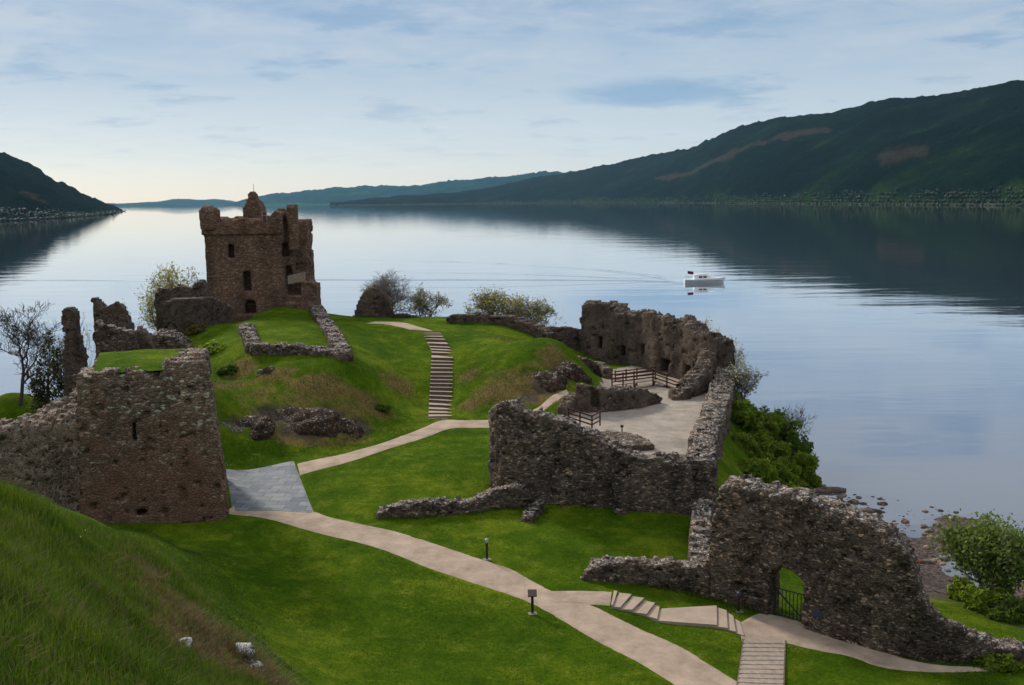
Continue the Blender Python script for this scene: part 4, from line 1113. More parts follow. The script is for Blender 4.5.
b_ = MB(); p0 = tw(252.5, 196, 4.2); b_.tube([p0, p0 + Vector((0, 0, 1.5))], [.035, .02]); b_.build('mast', M['iron'], tower)

# ------------------------------------------------------------------ steps, boards, rails
M['riser'] = simple('dark_timber_riser', (0.12, 0.085, 0.068), 0.8, 0.1, 0.25, 6)
M['timber'] = simple('grey_boardwalk_timber', (0.30, 0.235, 0.19), 0.8, 0.15, 0.3, 4)
M['redwood'] = simple('red_brown_stained_rail', (0.060, 0.014, 0.011), 0.6, 0.25, 0.2, 6)

def stairs(name, label, rows, risers, mat_t, mat_r, drop=None):
    """rows: (left pixel, right pixel) along the centre line, lowest first; risers: fractions 0..1 of the way where a riser stands"""
    Lp = np.array([T(*a) for a, b in rows]); Rp = np.array([T(*b) for a, b in rows])
    par = np.array([0] + list(np.cumsum(np.hypot(*np.diff((Lp + Rp)[:, :2] / 2, axis=0).T))))
    par /= par[-1]
    at = lambda t, P: np.array([np.interp(t, par, P[:, k]) for k in range(3)])
    root = empty(name, (Lp[0] + Rp[0]) / 2)
    ks = [0.0] + list(risers) + [1.0]
    zs_ = []
    for t in ks: 
        l, r = at(t, Lp), at(t, Rp); zs_.append(float((hraw(l[0], l[1]) + hraw(r[0], r[1])) / 2))
    def topz(i):
        q = [at(ks[i] + (ks[i + 1] - ks[i]) * a, P) for a in (0, .5, 1) for P in (Lp, Rp, (Lp + Rp) / 2)]
        hh_ = [float(hraw(p[0], p[1])) for p in q]
        return .5 * max(hh_) + .5 * sum(hh_) / len(hh_) + .04
    mark_path(Lp[:, :2], Rp[:, :2])
    lev = [zs_[0] + .03]
    for i in range(1, len(ks) - 1):
        lev.append((zs_[i] + zs_[min(i + 1, len(ks) - 1)]) / 2 + 0.06)
    if drop:
        lev = [topz(i) for i in range(len(ks) - 1)]
        for i in range(len(lev) - 2, -1, -1): lev[i] = max(lev[i], lev[i + 1] + .10)
    for i in range(len(ks) - 1):
        t0, t1 = ks[i], ks[i + 1]
        b = MB()
        l0, r0, l1, r1 = at(t0, Lp), at(t0, Rp), at(t1, Lp), at(t1, Rp)
        z = lev[i]
        dn = 0.75
        q = [(l0[0], l0[1]), (r0[0], r0[1]), (r1[0], r1[1]), (l1[0], l1[1])]
        # keep the winding upward
        ar = sum(q[k][0] * q[(k + 1) % 4][1] - q[(k + 1) % 4][0] * q[k][1] for k in range(4))
        if ar < 0: q = [q[1], q[0], q[3], q[2]]
        b.hexa([(x, y, z - dn) for x, y in q], [(x, y, z) for x, y in q])
        b.build('tread', mat_t, root)
        if i > 0:
            b = MB()
            dx, dy = (l1 - l0)[:2] / max(np.hypot(*(l1 - l0)[:2]), 1e-6) * 0.05
            zl = lev[i - 1] - 0.02
            if drop: zl, dx, dy = lev[i] - .3, -abs(dx) * 0, dy * 0
            if lev[i] - zl < 0.03: zl = lev[i] - .12
            q2 = [(l0[0] - dx, l0[1] - dy), (r0[0] - dx, r0[1] - dy), (r0[0] + dx, r0[1] + dy), (l0[0] + dx, l0[1] + dy)]
            ar = sum(q2[k][0] * q2[(k + 1) % 4][1] - q2[(k + 1) % 4][0] * q2[k][1] for k in range(4))
            if ar < 0: q2 = [q2[1], q2[0], q2[3], q2[2]]
            b.hexa([(x, y, zl) for x, y in q2], [(x, y, lev[i] + .012) for x, y in q2])
            b.build('riser', mat_r, root)
    tag(root, label, 'steps', kind='thing')
    return root
M['tread'] = gravel_mat('step_gravel', (0.33, 0.255, 0.20))
fl = []
for (ya, yb) in ((417.5, 406.5), (402, 389.5), (386, 375), (370.5, 360.5), (354.5, 345.5), (341, 333)):
    fl += list(np.linspace(ya, yb, 4))
# picture rows -> fraction of the way, measured on the ground
srows = [((428.5,419.5),(452,417.5)), ((429,404),(452.5,403)), ((430,390),(452.5,389)), ((430.8,372),(453,371)), ((431.5,358),(453,357)), ((432,351),(452,350)), ((427,342),(447,343.5)), ((421.5,332.5),(440,333.5))]
mid_y = [(a[1] + b[1]) / 2 for a, b in srows]
Lm = np.array([(T(*a) + T(*b)) / 2 for a, b in srows]); pm = np.array([0] + list(np.cumsum(np.hypot(*np.diff(Lm[:, :2], axis=0).T)))); pm /= pm[-1]
fr_ = [float(np.interp(-y, [-m for m in mid_y], pm)) for y in fl]
fr_ = [min(max(f_, .012), .985) for f_ in fr_]
stairs('hill_steps', 'long flight of gravel steps with dark timber risers climbing the grassy mound', srows, fr_, M['tread'], M['riser'])
stairs('path_steps', 'two short flights of gravel steps going down to the arched gateway', [((611,608),(614,591.5)), ((621,610.5),(633,596.5)), ((640,614),(652,603)), ((658,622.5),(660,608.5)), ((680,627),(688,608.5)), ((714,628),(714,609.5)), ((727,630.5),(726,614)), ((744,637),(740,623))],
       [0.02, 0.10, 0.19, 0.29, .36, 0.78, 0.86, .93], M['tread'], M['riser'], drop=True)
# boardwalk slope from the gate landing to the main path
Lb = np.array([T(*p) for p in ((744,640),(741,662),(737,690))]); Rb = np.array([T(*p) for p in ((785,641),(784,662),(783,692))])
bw = empty('boardwalk', (Lb[-1] + Rb[-1]) / 2); tag(bw, 'ramp of grey timber boards joining gate landing and main path', 'boardwalk', kind='thing')
b = MB(); npl = 34
for k in range(npl):
    for_ = []
    for P in (Lb, Rb):
        pr_ = [np.array([np.interp(t, [0, .45, 1], P[:, c]) for c in range(3)]) for t in ((k + .03) / npl, (k + .97) / npl)]
        for_.append(pr_)
    q = [for_[0][0], for_[1][0], for_[1][1], for_[0][1]]
    dz = 0.06 + 0.012 * ((k * 7) % 3)
    ar = sum(q[i][0] * q[(i + 1) % 4][1] - q[(i + 1) % 4][0] * q[i][1] for i in range(4))
    if ar < 0: q = [q[1], q[0], q[3], q[2]]
    b.hexa([(p[0], p[1], p[2] - .05) for p in q], [(p[0], p[1], p[2] + dz) for p in q])
b.build('planks', M['timber'], bw)
b = MB()
for P in (Lb, Rb):
    for i in range(len(P) - 1):
        b.bar(P[i] + (0, 0, -.02), P[i + 1] + (0, 0, -.02), .12, .16)
b.build('bearers', M['riser'], bw)

def fence(name, label, posts, hgt=1.1, rails=(0.35, 0.7, 1.05), mat=None, pw=.12, gz=None):
    root = empty(name, posts[0]); tag(root, label, 'handrail', kind='thing')
    mat = mat or M['redwood']
    for p in posts:
        b = MB(); b.box((p[0], p[1], p[2] - .1), pw, pw, hgt + .15); b.build('post', mat, root)
    for r_ in rails:
        for p, q in zip(posts[:-1], posts[1:]):
            b = MB(); b.bar((p[0], p[1], p[2] + r_), (q[0], q[1], q[2] + r_), .06, .11); b.build('rail', mat, root)
    return root
# handrail by the near courtyard entrance
pts = [atz(*a) for a in ((568.5,421.5,9.0),(580,425,8.8),(592,429,8.6),(600,424.5,8.4))]
fence('handrail', 'red brown timber handrail above the near courtyard wall', pts)
# bridge with handrails in the far corner of the courtyard
fl_ = lambda px, py, z: atz(px, py, z)
br_ = empty('footbridge', fl_(645, 385, 8.3)); tag(br_, 'timber footbridge with red brown railings across the far end of the courtyard', 'footbridge', kind='thing')
d0, d1, d2, d3 = fl_(612, 385, 8.75), fl_(634, 382.5, 8.9), fl_(653, 380, 8.9), fl_(681, 390, 8.35)
off = np.array((0.5, 1.9, 0)); off2 = np.array((1.5, 1.0, 0))
b = MB()
for (p, q, of, wd) in ((d0, d1, off, 0), (d1, d2, off, 0), (d2, d3, off2, 0)):
    L_ = np.hypot(*(q - p)[:2]); k_ = max(4, int(L_ / .18))
    for i in range(k_):
        a, c = p + (q - p) * (i + .04) / k_, p + (q - p) * (i + .96) / k_
        qd = [a, c, c + of, a + of]
        ar = sum(qd[i2][0] * qd[(i2 + 1) % 4][1] - qd[(i2 + 1) % 4][0] * qd[i2][1] for i2 in range(4))
        if ar < 0: qd = [qd[1], qd[0], qd[3], qd[2]]
        b.hexa([(x[0], x[1], x[2] - .1) for x in qd], [(x[0], x[1], x[2]) for x in qd])
b.build('deck', M['timber'], br_)
def rail_run(ps, root):
    for p in ps:
        b = MB(); b.box((p[0], p[1], p[2] - .7), .13, .13, 1.85); b.build('post', M['redwood'], root)
    for p, q in zip(ps[:-1], ps[1:]):
        for r_ in (.3, .65, 1.02):
            b = MB(); b.bar((p[0], p[1], p[2] + r_), (q[0], q[1], q[2] + r_), .06, .11); b.build('rail', M['redwood'], root)
mid = lambda a, c, t=.5: a + (c - a) * t
rail_run([d0, mid(d0, d1), d1, d2, mid(d2, d3), d3], br_)
rail_run([d0 + off, mid(d0, d1) + off, d1 + off, d2 + off * .9], br_)
for p in (d1, d2, d2 + off):
    b = MB(); b.box((p[0] + .1, p[1] + .1, 7.9), .2, .2, p[2] - 8.0); b.build('support', M['riser'], br_)

# iron gate in the arch
hs_ = hole(gate_path, 770, 570, 800, 622)
gu0, gu1, gz1 = hs_[0], hs_[1], hs_[3]
gb = gate_path.xy(np.array([gu0 + .1, gu1 - .05]), np.array([0.5, 0.5]))
ga, gbb = np.array((gb[0][0], gb[1][0])), np.array((gb[0][1], gb[1][1]))
gzb = float(hraw(*((ga + gbb) / 2))) + .08
ht = 1.65
gr = empty('iron_gate', (*((ga + gbb) / 2), gzb)); tag(gr, 'black iron bar gate with a diagonal brace standing in the small arched gateway', 'gate', kind='thing')
g3 = lambda t, z: (*(ga + (gbb - ga) * t), gzb + z)
b = MB()
b.bar(g3(0, 0), g3(0, ht + .15), .09); b.bar(g3(1, 0), g3(1, ht), .07)
b.bar(g3(0, .12), g3(1, .12), .06); b.bar(g3(0, ht - .02), g3(1, ht - .02), .06)
b.build('frame', M['iron'], gr)
for k in range(1, 8):
    b = MB(); b.bar(g3(k / 8, .05), g3(k / 8, ht + .02), .04); b.build('bar', M['iron'], gr)
b = MB(); b.bar(g3(0.02, ht - .05), g3(.98, .15), .08); b.build('brace', M['iron'], gr)

# information posts
M['post_blue'] = simple('blue_grey_panel', (0.06, 0.06, 0.11), 0.4, 0.4)
M['post_dark'] = simple('dark_brown_post', (0.03, 0.016, 0.014), 0.5, 0.3)
M['concrete'] = simple('concrete_pad', (0.20, 0.185, 0.16), 0.95, 0.05)
M['blue'] = simple('blue_plaque', (0.015, 0.035, 0.13), 0.4, 0.4)
M['orange'] = simple('orange_red_buoy', (0.62, 0.06, 0.025), 0.5, 0.3)
def info_post(px, py, label, flat_panel, mat, hgt=1.15):
    p = T(px, py)
    root = empty('information_post', p); tag(root, label, 'information post', kind='thing')
    b = MB(); b.box((p[0], p[1], p[2] - .1), .48, .42, .12, .2); b.build('pad', M['concrete'], root)
    b = MB(); b.box((p[0], p[1], p[2] + .06), .15, .12, hgt - .1); b.build('post', mat, root)
    b = MB()
    if flat_panel:
        a = .25
        b.hexa([(p[0] - a, p[1] - .26, p[2] + hgt - .10), (p[0] + a, p[1] - .26, p[2] + hgt - .10), (p[0] + a, p[1] + .26, p[2] + hgt + .1), (p[0] - a, p[1] + .26, p[2] + hgt + .1)],
               [(p[0] - a, p[1] - .27, p[2] + hgt - .05), (p[0] + a, p[1] - .27, p[2] + hgt - .05), (p[0] + a, p[1] + .25, p[2] + hgt + .15), (p[0] - a, p[1] + .25, p[2] + hgt + .15)])
        b.build('panel', M['post_dark'], root)
    else:
        b.tube([(p[0], p[1], p[2] + hgt - .08), (p[0], p[1], p[2] + hgt + .0), (p[0], p[1], p[2] + hgt + .14), (p[0], p[1], p[2] + hgt + .2)], [.09, .12, .12, .05], 10)
        b.build('cap', M['galv'] if mat is M['iron'] else M['post_blue'], root)
info_post(487, 559.5, 'black post with a round grey cap on the lawn side of the main path', False, M['iron'])
info_post(532.5, 613.5, 'dark brown post with a tilted flat panel on the near edge of main path', True, M['post_dark'])
info_post(738.5, 611.5, 'dark post with a bluish top in the grass left of the arched gateway', False, M['post_dark'], 1.0)
p = atz(622, 434, 8.1); b = MB(); b.tube([p, p + (0, 0, .55), p + (0, 0, .56), p + (0, 0, .75)], [.05, .05, .13, .12], 8)
tag(b.build('marker_post', M['iron']), 'tiny black marker post on the courtyard gravel behind the near wall', 'post', kind='thing')
u_, z_ = gate_path.find(819, 614); xx, yy = gate_path.xy(np.array([u_]), np.array([-.12])); 
b = MB(); tdx, tdy = np.interp(u_, gate_path.fine, gate_path.ny), -np.interp(u_, gate_path.fine, gate_path.nx)
c0 = Vector((xx[0], yy[0], z_)); tv = Vector((tdx, tdy, 0)).normalized()
b.bar(c0 - tv * .26, c0 + tv * .26, .08, .22)
tag(b.build('wall_plaque', M['blue']), 'small blue plaque fixed low on the gate wall right of the arch', 'plaque', kind='thing')
# lifebuoy on its stand by the shore
lp = T(911, 583); lp = np.array(lp)
lb = empty('lifebuoy_stand', lp); tag(lb, 'orange red lifebuoy on a stand at the top of beach behind gate wall', 'lifebuoy', kind='thing')
b = MB(); b.box((lp[0], lp[1], lp[2] - .2), .12, .12, 2.0); b.build('post', M['post_dark'], lb)
b = MB(); cz = lp[2] + 1.5
ring_ = [(lp[0] + .36 * math.cos(a), lp[1] - .14, cz + .36 * math.sin(a)) for a in np.linspace(0, 2 * math.pi, 21)]
b.tube(ring_, .10, 7); b.build('ring', M['orange'], lb)
b = MB(); b.box((lp[0], lp[1] - .02, cz - .42), .3, .06, .84); b.build('backboard', M['orange'], lb)

# ------------------------------------------------------------------ the cruiser
bp0 = atz(704, 283.0, 0.0)
M['hull'] = simple('white_hull', (0.80, 0.80, 0.78), 0.25, 0.5, 0.04, 1)
M['hull_grey'] = simple('grey_boot_stripe', (0.10, 0.12, 0.16), 0.4, 0.4)
M['glass'] = simple('dark_cabin_glass', (0.015, 0.02, 0.028), 0.08, 0.6, 0.05, 1)
M['flag_red'] = simple('red_cloth', (0.13, 0.014, 0.02), 0.8, 0.1)
M['flag_blue'] = simple('navy_cloth', (0.02, 0.02, 0.12), 0.8, 0.1)
boat = empty('motor_cruiser', bp0); tag(boat, 'white motor cruiser with low cabin and red ensign under way on the loch', 'boat', kind='thing')
bl = 11.4
def bp3(s, y, z): return np.array((bp0[0] + s * 1.14, bp0[1] + y * 1.05, bp0[2] + z * (0.98 if z < 2 else 1.0)))
sec = [(-5.5, 1.55, 1.35, .15), (-4, 1.7, 1.3, -.2), (-1.5, 1.8, 1.32, -.35), (1.5, 1.72, 1.45, -.35), (3.6, 1.25, 1.62, -.25), (5.0, .6, 1.78, -.1), (5.9, .05, 1.9, .6)]
V_, F_ = [], []
for s, hw, zt_, zk in sec:
    V_ += [bp3(s + (0.0), -hw, zt_), bp3(s - .25 * (zt_ > 1.5), -hw * .9, .55), bp3(s - .5 * (zt_ > 1.5), -hw * .72, 0.0), bp3(s - .6 * (zt_ > 1.5), 0, zk - .2), bp3(s - .5 * (zt_ > 1.5), hw * .72, 0.0), bp3(s - .25 * (zt_ > 1.5), hw * .9, .55), bp3(s, hw, zt_)]
for i in range(len(sec) - 1):
    for k in range(6):
        a = i * 7 + k; F_.append((a, a + 7, a + 8, a + 1))
    F_.append((i * 7 + 6, (i + 1) * 7 + 6, (i + 1) * 7, i * 7))
F_.append(tuple(range(6, -1, -1))); F_.append(tuple(range((len(sec) - 1) * 7, len(sec) * 7)))
hull_o = link_mesh('hull', V_, F_, M['hull'], boat)
b = MB()
for sgn in (-1, 1):
    for i in range(len(sec) - 2):
        (s0, w0, _, _), (s1, w1, _, _) = sec[i], sec[i + 1]
        b.bar(bp3(s0, sgn * (w0 * .95 + .03), .82), bp3(s1, sgn * (w1 * .95 + .03), .86), .05, .12)
    b.build('rubbing_strake', M['hull_grey'], hull_o); b = MB()
def loft(root, name, prof, mat):
    Vv, Ff = [], []
    for s, hw, z0, z1, hw1 in prof: Vv += [bp3(s, -hw, z0), bp3(s, hw, z0), bp3(s, hw1, z1), bp3(s, -hw1, z1)]
    for i in range(len(prof) - 1):
        for k in range(4):
            Ff.append((i * 4 + k, i * 4 + (k + 1) % 4, (i + 1) * 4 + (k + 1) % 4, (i + 1) * 4 + k))
    Ff.append((3, 2, 1, 0)); n4 = (len(prof) - 1) * 4; Ff.append((n4, n4 + 1, n4 + 2, n4 + 3))
    return link_mesh(name, Vv, Ff, mat, root)
cab = loft(boat, 'cabin', [(-2.9, 1.4, 1.25, 2.6, 1.2), (-1.6, 1.4, 1.25, 2.9, 1.15), (0.4, 1.35, 1.3, 2.95, 1.1), (1.9, 1.2, 1.4, 1.95, 1.05), (3.6, .8, 1.55, 1.75, .6)], M['hull'])
for sgn in (-1, 1):
    for (a, c) in ((-1.7, -.7), (-.5, .5)):
        b = MB(); b.hexa([bp3(a, sgn * 1.22, 1.75), bp3(c, sgn * 1.22, 1.75), bp3(c, sgn * 1.36, 1.75), bp3(a, sgn * 1.36, 1.75)], [bp3(a + .1, sgn * 1.12, 2.3), bp3(c + .05, sgn * 1.12, 2.3), bp3(c + .05, sgn * 1.25, 2.3), bp3(a + .1, sgn * 1.25, 2.3)])
        b.build('window', M['glass'], cab)
b = MB(); b.hexa([bp3(.75, -1.0, 2.42), bp3(1.75, -.98, 1.98), bp3(1.75, .98, 1.98), bp3(.75, 1.0, 2.42)], [bp3(.78, -1.0, 2.54), bp3(1.8, -.98, 2.06), bp3(1.8, .98, 2.06), bp3(.78, 1.0, 2.54)]); b.build('windscreen', M['glass'], cab)
b = MB()
for y_ in (-1.25, 1.25):
    b.tube([bp3(-5.2, y_, 1.3), bp3(-5.2, y_, 2.0), bp3(-2.7, y_, 2.05)], .04, 5)
b.tube([bp3(-5.2, -1.25, 2.0), bp3(-5.2, 1.25, 2.0)], .04, 5); b.tube([bp3(5.6, 0, 1.85), bp3(5.6, 0, 2.4), bp3(3.6, -.9, 2.3), bp3(2.0, -1.35, 2.1)], .03, 5)
b.build('pulpit', M['galv'], boat); b = MB(); b.tube([bp3(5.6, 0, 2.4), bp3(3.6, .9, 2.3), bp3(2.0, 1.35, 2.1)], .03, 5)
b.build('guard_rail', M['galv'], boat)
b = MB(); b.tube([bp3(-4.4, 0, 1.3), bp3(-4.6, 0, 3.9)], .04, 5); pole = b.build('flagstaff', M['galv'], boat)
fv, ff = [], []
for i in range(9):
    for k in range(2):
        fv.append(bp3(-4.55 + i * .2, .12 * math.sin(i * 1.1), 2.95 + k * .95 - .03 * i))
ff = [(i * 2, i * 2 + 2, i * 2 + 3, i * 2 + 1) for i in range(8)]
fl_o = link_mesh('flag', fv, ff, M['flag_red'], pole)
b = MB()
for i in range(3):
    b.hexa([bp3(-4.54 + i * .2, .12 * math.sin(i * 1.1) - .03, 3.45 - .03 * i), bp3(-4.34 + i * .2, .12 * math.sin((i + 1) * 1.1) - .03, 3.42 - .03 * i), bp3(-4.34 + i * .2, .12 * math.sin((i + 1) * 1.1) + .03, 3.42 - .03 * i), bp3(-4.54 + i * .2, .12 * math.sin(i * 1.1) + .03, 3.45 - .03 * i)],
           [bp3(-4.54 + i * .2, .12 * math.sin(i * 1.1) - .03, 3.88 - .03 * i), bp3(-4.34 + i * .2, .12 * math.sin((i + 1) * 1.1) - .03, 3.85 - .03 * i), bp3(-4.34 + i * .2, .12 * math.sin((i + 1) * 1.1) + .03, 3.85 - .03 * i), bp3(-4.54 + i * .2, .12 * math.sin(i * 1.1) + .03, 3.88 - .03 * i)])
b.build('canton', M['flag_blue'], pole)
b = MB(); b.tube([bp3(-.6, 0, 2.55), bp3(-.6, 0, 2.78), bp3(-.6, 0, 2.8)], [.3, .3, .1], 8); b.build('radar', M['orange'], boat)
# wake: low swells on the water, trailing to the left of the boat
def swell(pts, wid, hgt, name='wake'):
    P = catmull(np.array(pts, float), 14)
    d = np.gradient(P, axis=0); n = np.stack([-d[:, 1], d[:, 0]], 1) / np.hypot(d[:, 0], d[:, 1])[:, None]
    prof = np.linspace(-1, 1, 9)
    t_ = np.linspace(0, 1, len(P)); env = np.clip(t_ * 6, 0, 1) * np.clip((1 - t_) * 3, 0, 1) * (0.6 + .4 * noise3(t_ * 25, 0 * t_, 0 * t_, 3))
    V = np.zeros((len(P), 9, 3))
    V[..., :2] = P[:, None] + n[:, None] * (prof[None, :, None] * wid)
    V[..., 2] = 0.006 + hgt * env[:, None] * (1 - prof[None] ** 2) ** 2 - 0.03 * (np.abs(prof[None]) > .99)
    i_ = np.arange(len(P) * 9).reshape(-1, 9)
    F = np.stack([i_[:-1, :-1], i_[1:, :-1], i_[1:, 1:], i_[:-1, 1:]], -1).reshape(-1, 4)
    a, b2, c2 = V.reshape(-1, 3)[F[5, :3]]
    if np.cross(b2 - a, c2 - a)[2] < 0: F = F[:, ::-1].copy()
    tag(link_mesh(name, V.reshape(-1, 3), F, M['water'], smooth=True), kind='structure')
wk = lambda *ps: [tuple(atz(px, py, 0)[:2]) for px, py in ps]
swell(wk((684,283.5),(640,281),(580,280.5),(500,280),(400,280),(300,280),(180,281),(80,280.5),(0,281)), 3.4, .34)
swell(wk((684,283),(650,276),(600,270.5),(540,266.5),(470,262.5),(400,261),(330,258)), 3.0, .07)
swell(wk((684,284),(650,282.5),(600,284),(540,286),(460,287.5),(330,287)), 1.4, .10)
swell(wk((640,279),(560,276),(480,273.5),(380,272)), 2.0, .08)

# ------------------------------------------------------------------ shore stones and outcrops
rs = np.random.RandomState(8)
M['stone'] = stone_mat('beach_stone', [(0.04, 0.034, 0.032), (0.09, 0.075, 0.068), (0.15, 0.12, 0.105)], lichen=0.05, scale=.7, flat=1.0, stain=.3, bump=.4)
M['stone_pale'] = stone_mat('pale_beach_stone', [(0.07, 0.058, 0.052), (0.13, 0.11, 0.10), (0.22, 0.195, 0.18)], lichen=0.2, scale=.7, flat=1.0, stain=.3, bump=.4)
M['outcrop'] = stone_mat('outcrop_rock', [(0.022, 0.015, 0.010), (0.044, 0.031, 0.021), (0.07, 0.05, 0.036)], lichen=0.26, scale=1.9, flat=1.0, stain=.4, bump=1.0, mortar=(.03, .027, .025))
def ico(sub):
    bm = bmesh.new(); bmesh.ops.create_icosphere(bm, subdivisions=sub, radius=1.0)
    v = np.array([x.co[:] for x in bm.verts]); f = np.array([[x.index for x in q.verts] for q in bm.faces]); bm.free(); return v, f
IV, IF = ico(2); IV3, IF3 = ico(4)
def rock_verts(seed, sx, sy, sz, V=IV, amp=.35):
    n_ = fbm(V[:, 0] * 1.1 + seed * 3.1, V[:, 1] * 1.1, V[:, 2] * 1.1, seed, 4)
    v = V * (1 + amp * 1.6 * n_)[:, None]
    v = np.sign(v) * np.abs(v) ** .85
    return v * (sx, sy, sz)
stone_protos = []
for k in range(6):
    v = rock_verts(k + 3, 1, .8, .6)
    me_o = link_mesh('shore_stone', v, IF, M['stone'] if k % 3 else M['stone_pale'], origin=np.zeros(3))
    stone_protos.append(me_o)
nst = 0; used = set()
def put_stone(x, y, z, s, k, a, label, group):
    pr = stone_protos[k]
    if k not in used: o = pr; used.add(k)
    else: o = pr.copy(); COL.objects.link(o)
    o.location = (x, y, z); o.scale = (s, s, s); o.rotation_euler = (0, 0, a)
    tag(o, label, 'stone', group, 'thing')
SL = ['dark rough stone lying in the shallows along the loch shore', 'pale rough stone lying in the shallows along the loch shore']
lines = [((822,490),(905,552),60,14), ((860,505),(905,520),16,8), ((925,508),(985,524),46,5), ((880,530),(945,570),50,12), ((830,497),(870,512),14,8), ((840,496),(915,532),40,7), ((905,512),(945,560),40,9), ((850,494),(900,500),16,4), ((930,520),(960,545),24,10), ((975,520),(1010,545),16,8)]
for (a, c, n_, sp_) in lines:
    for k in range(n_):
        t_ = rs.rand(); px = a[0] + (c[0] - a[0]) * t_ + rs.randn() * sp_ * .6; py = a[1] + (c[1] - a[1]) * t_ + rs.randn() * sp_ * .45
        q = atz(px, py, 0.0)
        h0 = float(hraw(q[0], q[1]))
        s = 0.08 + 0.40 * rs.rand() ** 4
        kk = rs.randint(6); kk = kk if rs.rand() < .5 else (kk // 3) * 3 + 1
        put_stone(q[0], q[1], max(h0, -.03) - .12 * s, s, kk, rs.rand() * 6, SL[0] if kk % 3 else SL[1], 'dark stones in the shallows' if kk % 3 else 'pale stones in the shallows')
for k in range(6):
    if k not in used: bpy.data.objects.remove(stone_protos[k])
for (px, py, sx, sy, sz, lab) in ((827,491,1.6,.7,.35,'long flat dark rock at the waterline below the green thicket'), (866,513,1.3,.7,.4,'largest dark rock at the waterline behind the gate wall')):
    q = atz(px, py, 0); tag(link_mesh('shore_rock', rock_verts(int(px), sx, sy, sz) + q, IF, M['stone'], origin=q), lab, 'rock', kind='thing')
def outcrop(px, py, sx, sy, sz, seed, label, sink=.3, mat=None):
    q = T(px, py); v = rock_verts(seed, sx, sy, sz, IV3, .30 if mat is None else .42)
    n_ = fbm(v[:, 0] * 2.2, v[:, 1] * 2.2, v[:, 2] * 2.2, seed + 5, 4) * (.18 if mat else .55)
    v = v + v / np.linalg.norm(v, axis=1)[:, None] * n_[:, None]
    if mat is None:
        q2 = T(px, py - 6); sl = (q2[2] - q[2]) / max(np.hypot(*(q2 - q)[:2]), .1)
        v[:, 2] += np.clip(v[:, 1], -3, 3) * np.clip(sl, 0, .6)
    v[:, 2] -= sink * sz
    tag(link_mesh('rock_outcrop', v + q, IF3, mat or M['outcrop'], origin=q), label, 'rock', kind='thing')
outcrop(302, 421, 3.3, 1.8, 1.5, 5, 'largest dark rock outcrop in the middle of the mound face', .72)
outcrop(252, 426, 1.7, 1.2, .8, 6, 'dark rock outcrop at lower left of the mound face beside the gatehouse', .75)
outcrop(345, 428, 1.5, 1.1, .8, 7, 'smaller brownish outcrop at lower right of the mound face', .75)
outcrop(268, 372, 1.3, 1.0, .7, 8, 'low outcrop just under the rubble footing on the mound', .8)
outcrop(545, 382, 2.3, 1.5, 1.9, 9, 'pale grey cliffy outcrop at right end of the grassy hump', .6)
outcrop(566, 374, 2.2, 1.5, 1.7, 10, 'dark cracked outcrop above the courtyard entrance', .65)
M['white_rock'] = stone_mat('white_lichen_rock', [(0.03, 0.024, 0.02), (0.07, 0.055, 0.045), (0.14, 0.12, 0.10)], lichen=0.95, scale=3.0, flat=1.0, lich_col=(0.62, 0.60, 0.60), stain=.3, bump=.6, mortar=(.05, .045, .04))
outcrop(240, 653, .42, .30, .36, 12, 'white lichened rock jutting from the near bank, largest of three', .1, M['white_rock'])
outcrop(257, 668, .30, .22, .22, 13, 'small white flecked rock just below the largest on the near bank', .1, M['white_rock'])
outcrop(184, 644, .22, .16, .15, 14, 'small pale rock in dry grass left of the white rocks', .1, M['white_rock'])

# ------------------------------------------------------------------ vegetation
M['bark'] = simple('grey_bark', (0.15, 0.13, 0.115), 0.95, 0.05, .3, 10)
M['bark_dark'] = simple('dark_bark', (0.07, 0.058, 0.052), 0.95, 0.05, .3, 10)
M['leaf_bud'] = leaf_mat('budding_leaves', (0.17, 0.17, 0.045), (0.36, 0.34, 0.10), .5)
M['leaf_pale'] = leaf_mat('pale_blossom_leaves', (0.25, 0.25, 0.12), (0.55, 0.52, 0.38), .45)
M['leaf_green'] = leaf_mat('fresh_green_leaves', (0.065, 0.13, 0.007), (0.23, 0.30, 0.02), .6, .8)
M['leaf_dark'] = leaf_mat('dark_green_leaves', (0.040, 0.085, 0.006), (0.12, 0.18, 0.016), .55, .8)
M['leaf_willow'] = leaf_mat('willow_leaves', (0.070, 0.125, 0.018), (0.18, 0.23, 0.045), .45, .7)
M['leaf_olive'] = leaf_mat('olive_needles', (0.030, 0.036, 0.010), (0.062, 0.062, 0.018), .2, .8)
M['leaf_brown'] = leaf_mat('brown_gorse', (0.07, 0.05, 0.015), (0.13, 0.10, 0.02), .2, 1.2)

def leaves(P, size, rs, norm=None, aspect=1.7):
    n = len(P)
    a = rs.randn(n, 3); a /= np.linalg.norm(a, axis=1)[:, None]
    if norm is not None: a = a * .8 + norm; a /= np.linalg.norm(a, axis=1)[:, None]
    t_ = np.cross(a, rs.randn(n, 3)); t_ /= np.linalg.norm(t_, axis=1)[:, None]; b_ = np.cross(a, t_)
    s = size * (0.55 + .9 * rs.rand(n))[:, None]
    V = np.stack([P - t_ * s * aspect / 2, P + b_ * s * .5 + a * s * .1, P + t_ * s * aspect / 2, P - b_ * s * .5 + a * s * .1], 1).reshape(-1, 3)
    return V, np.arange(4 * n).reshape(n, 4)

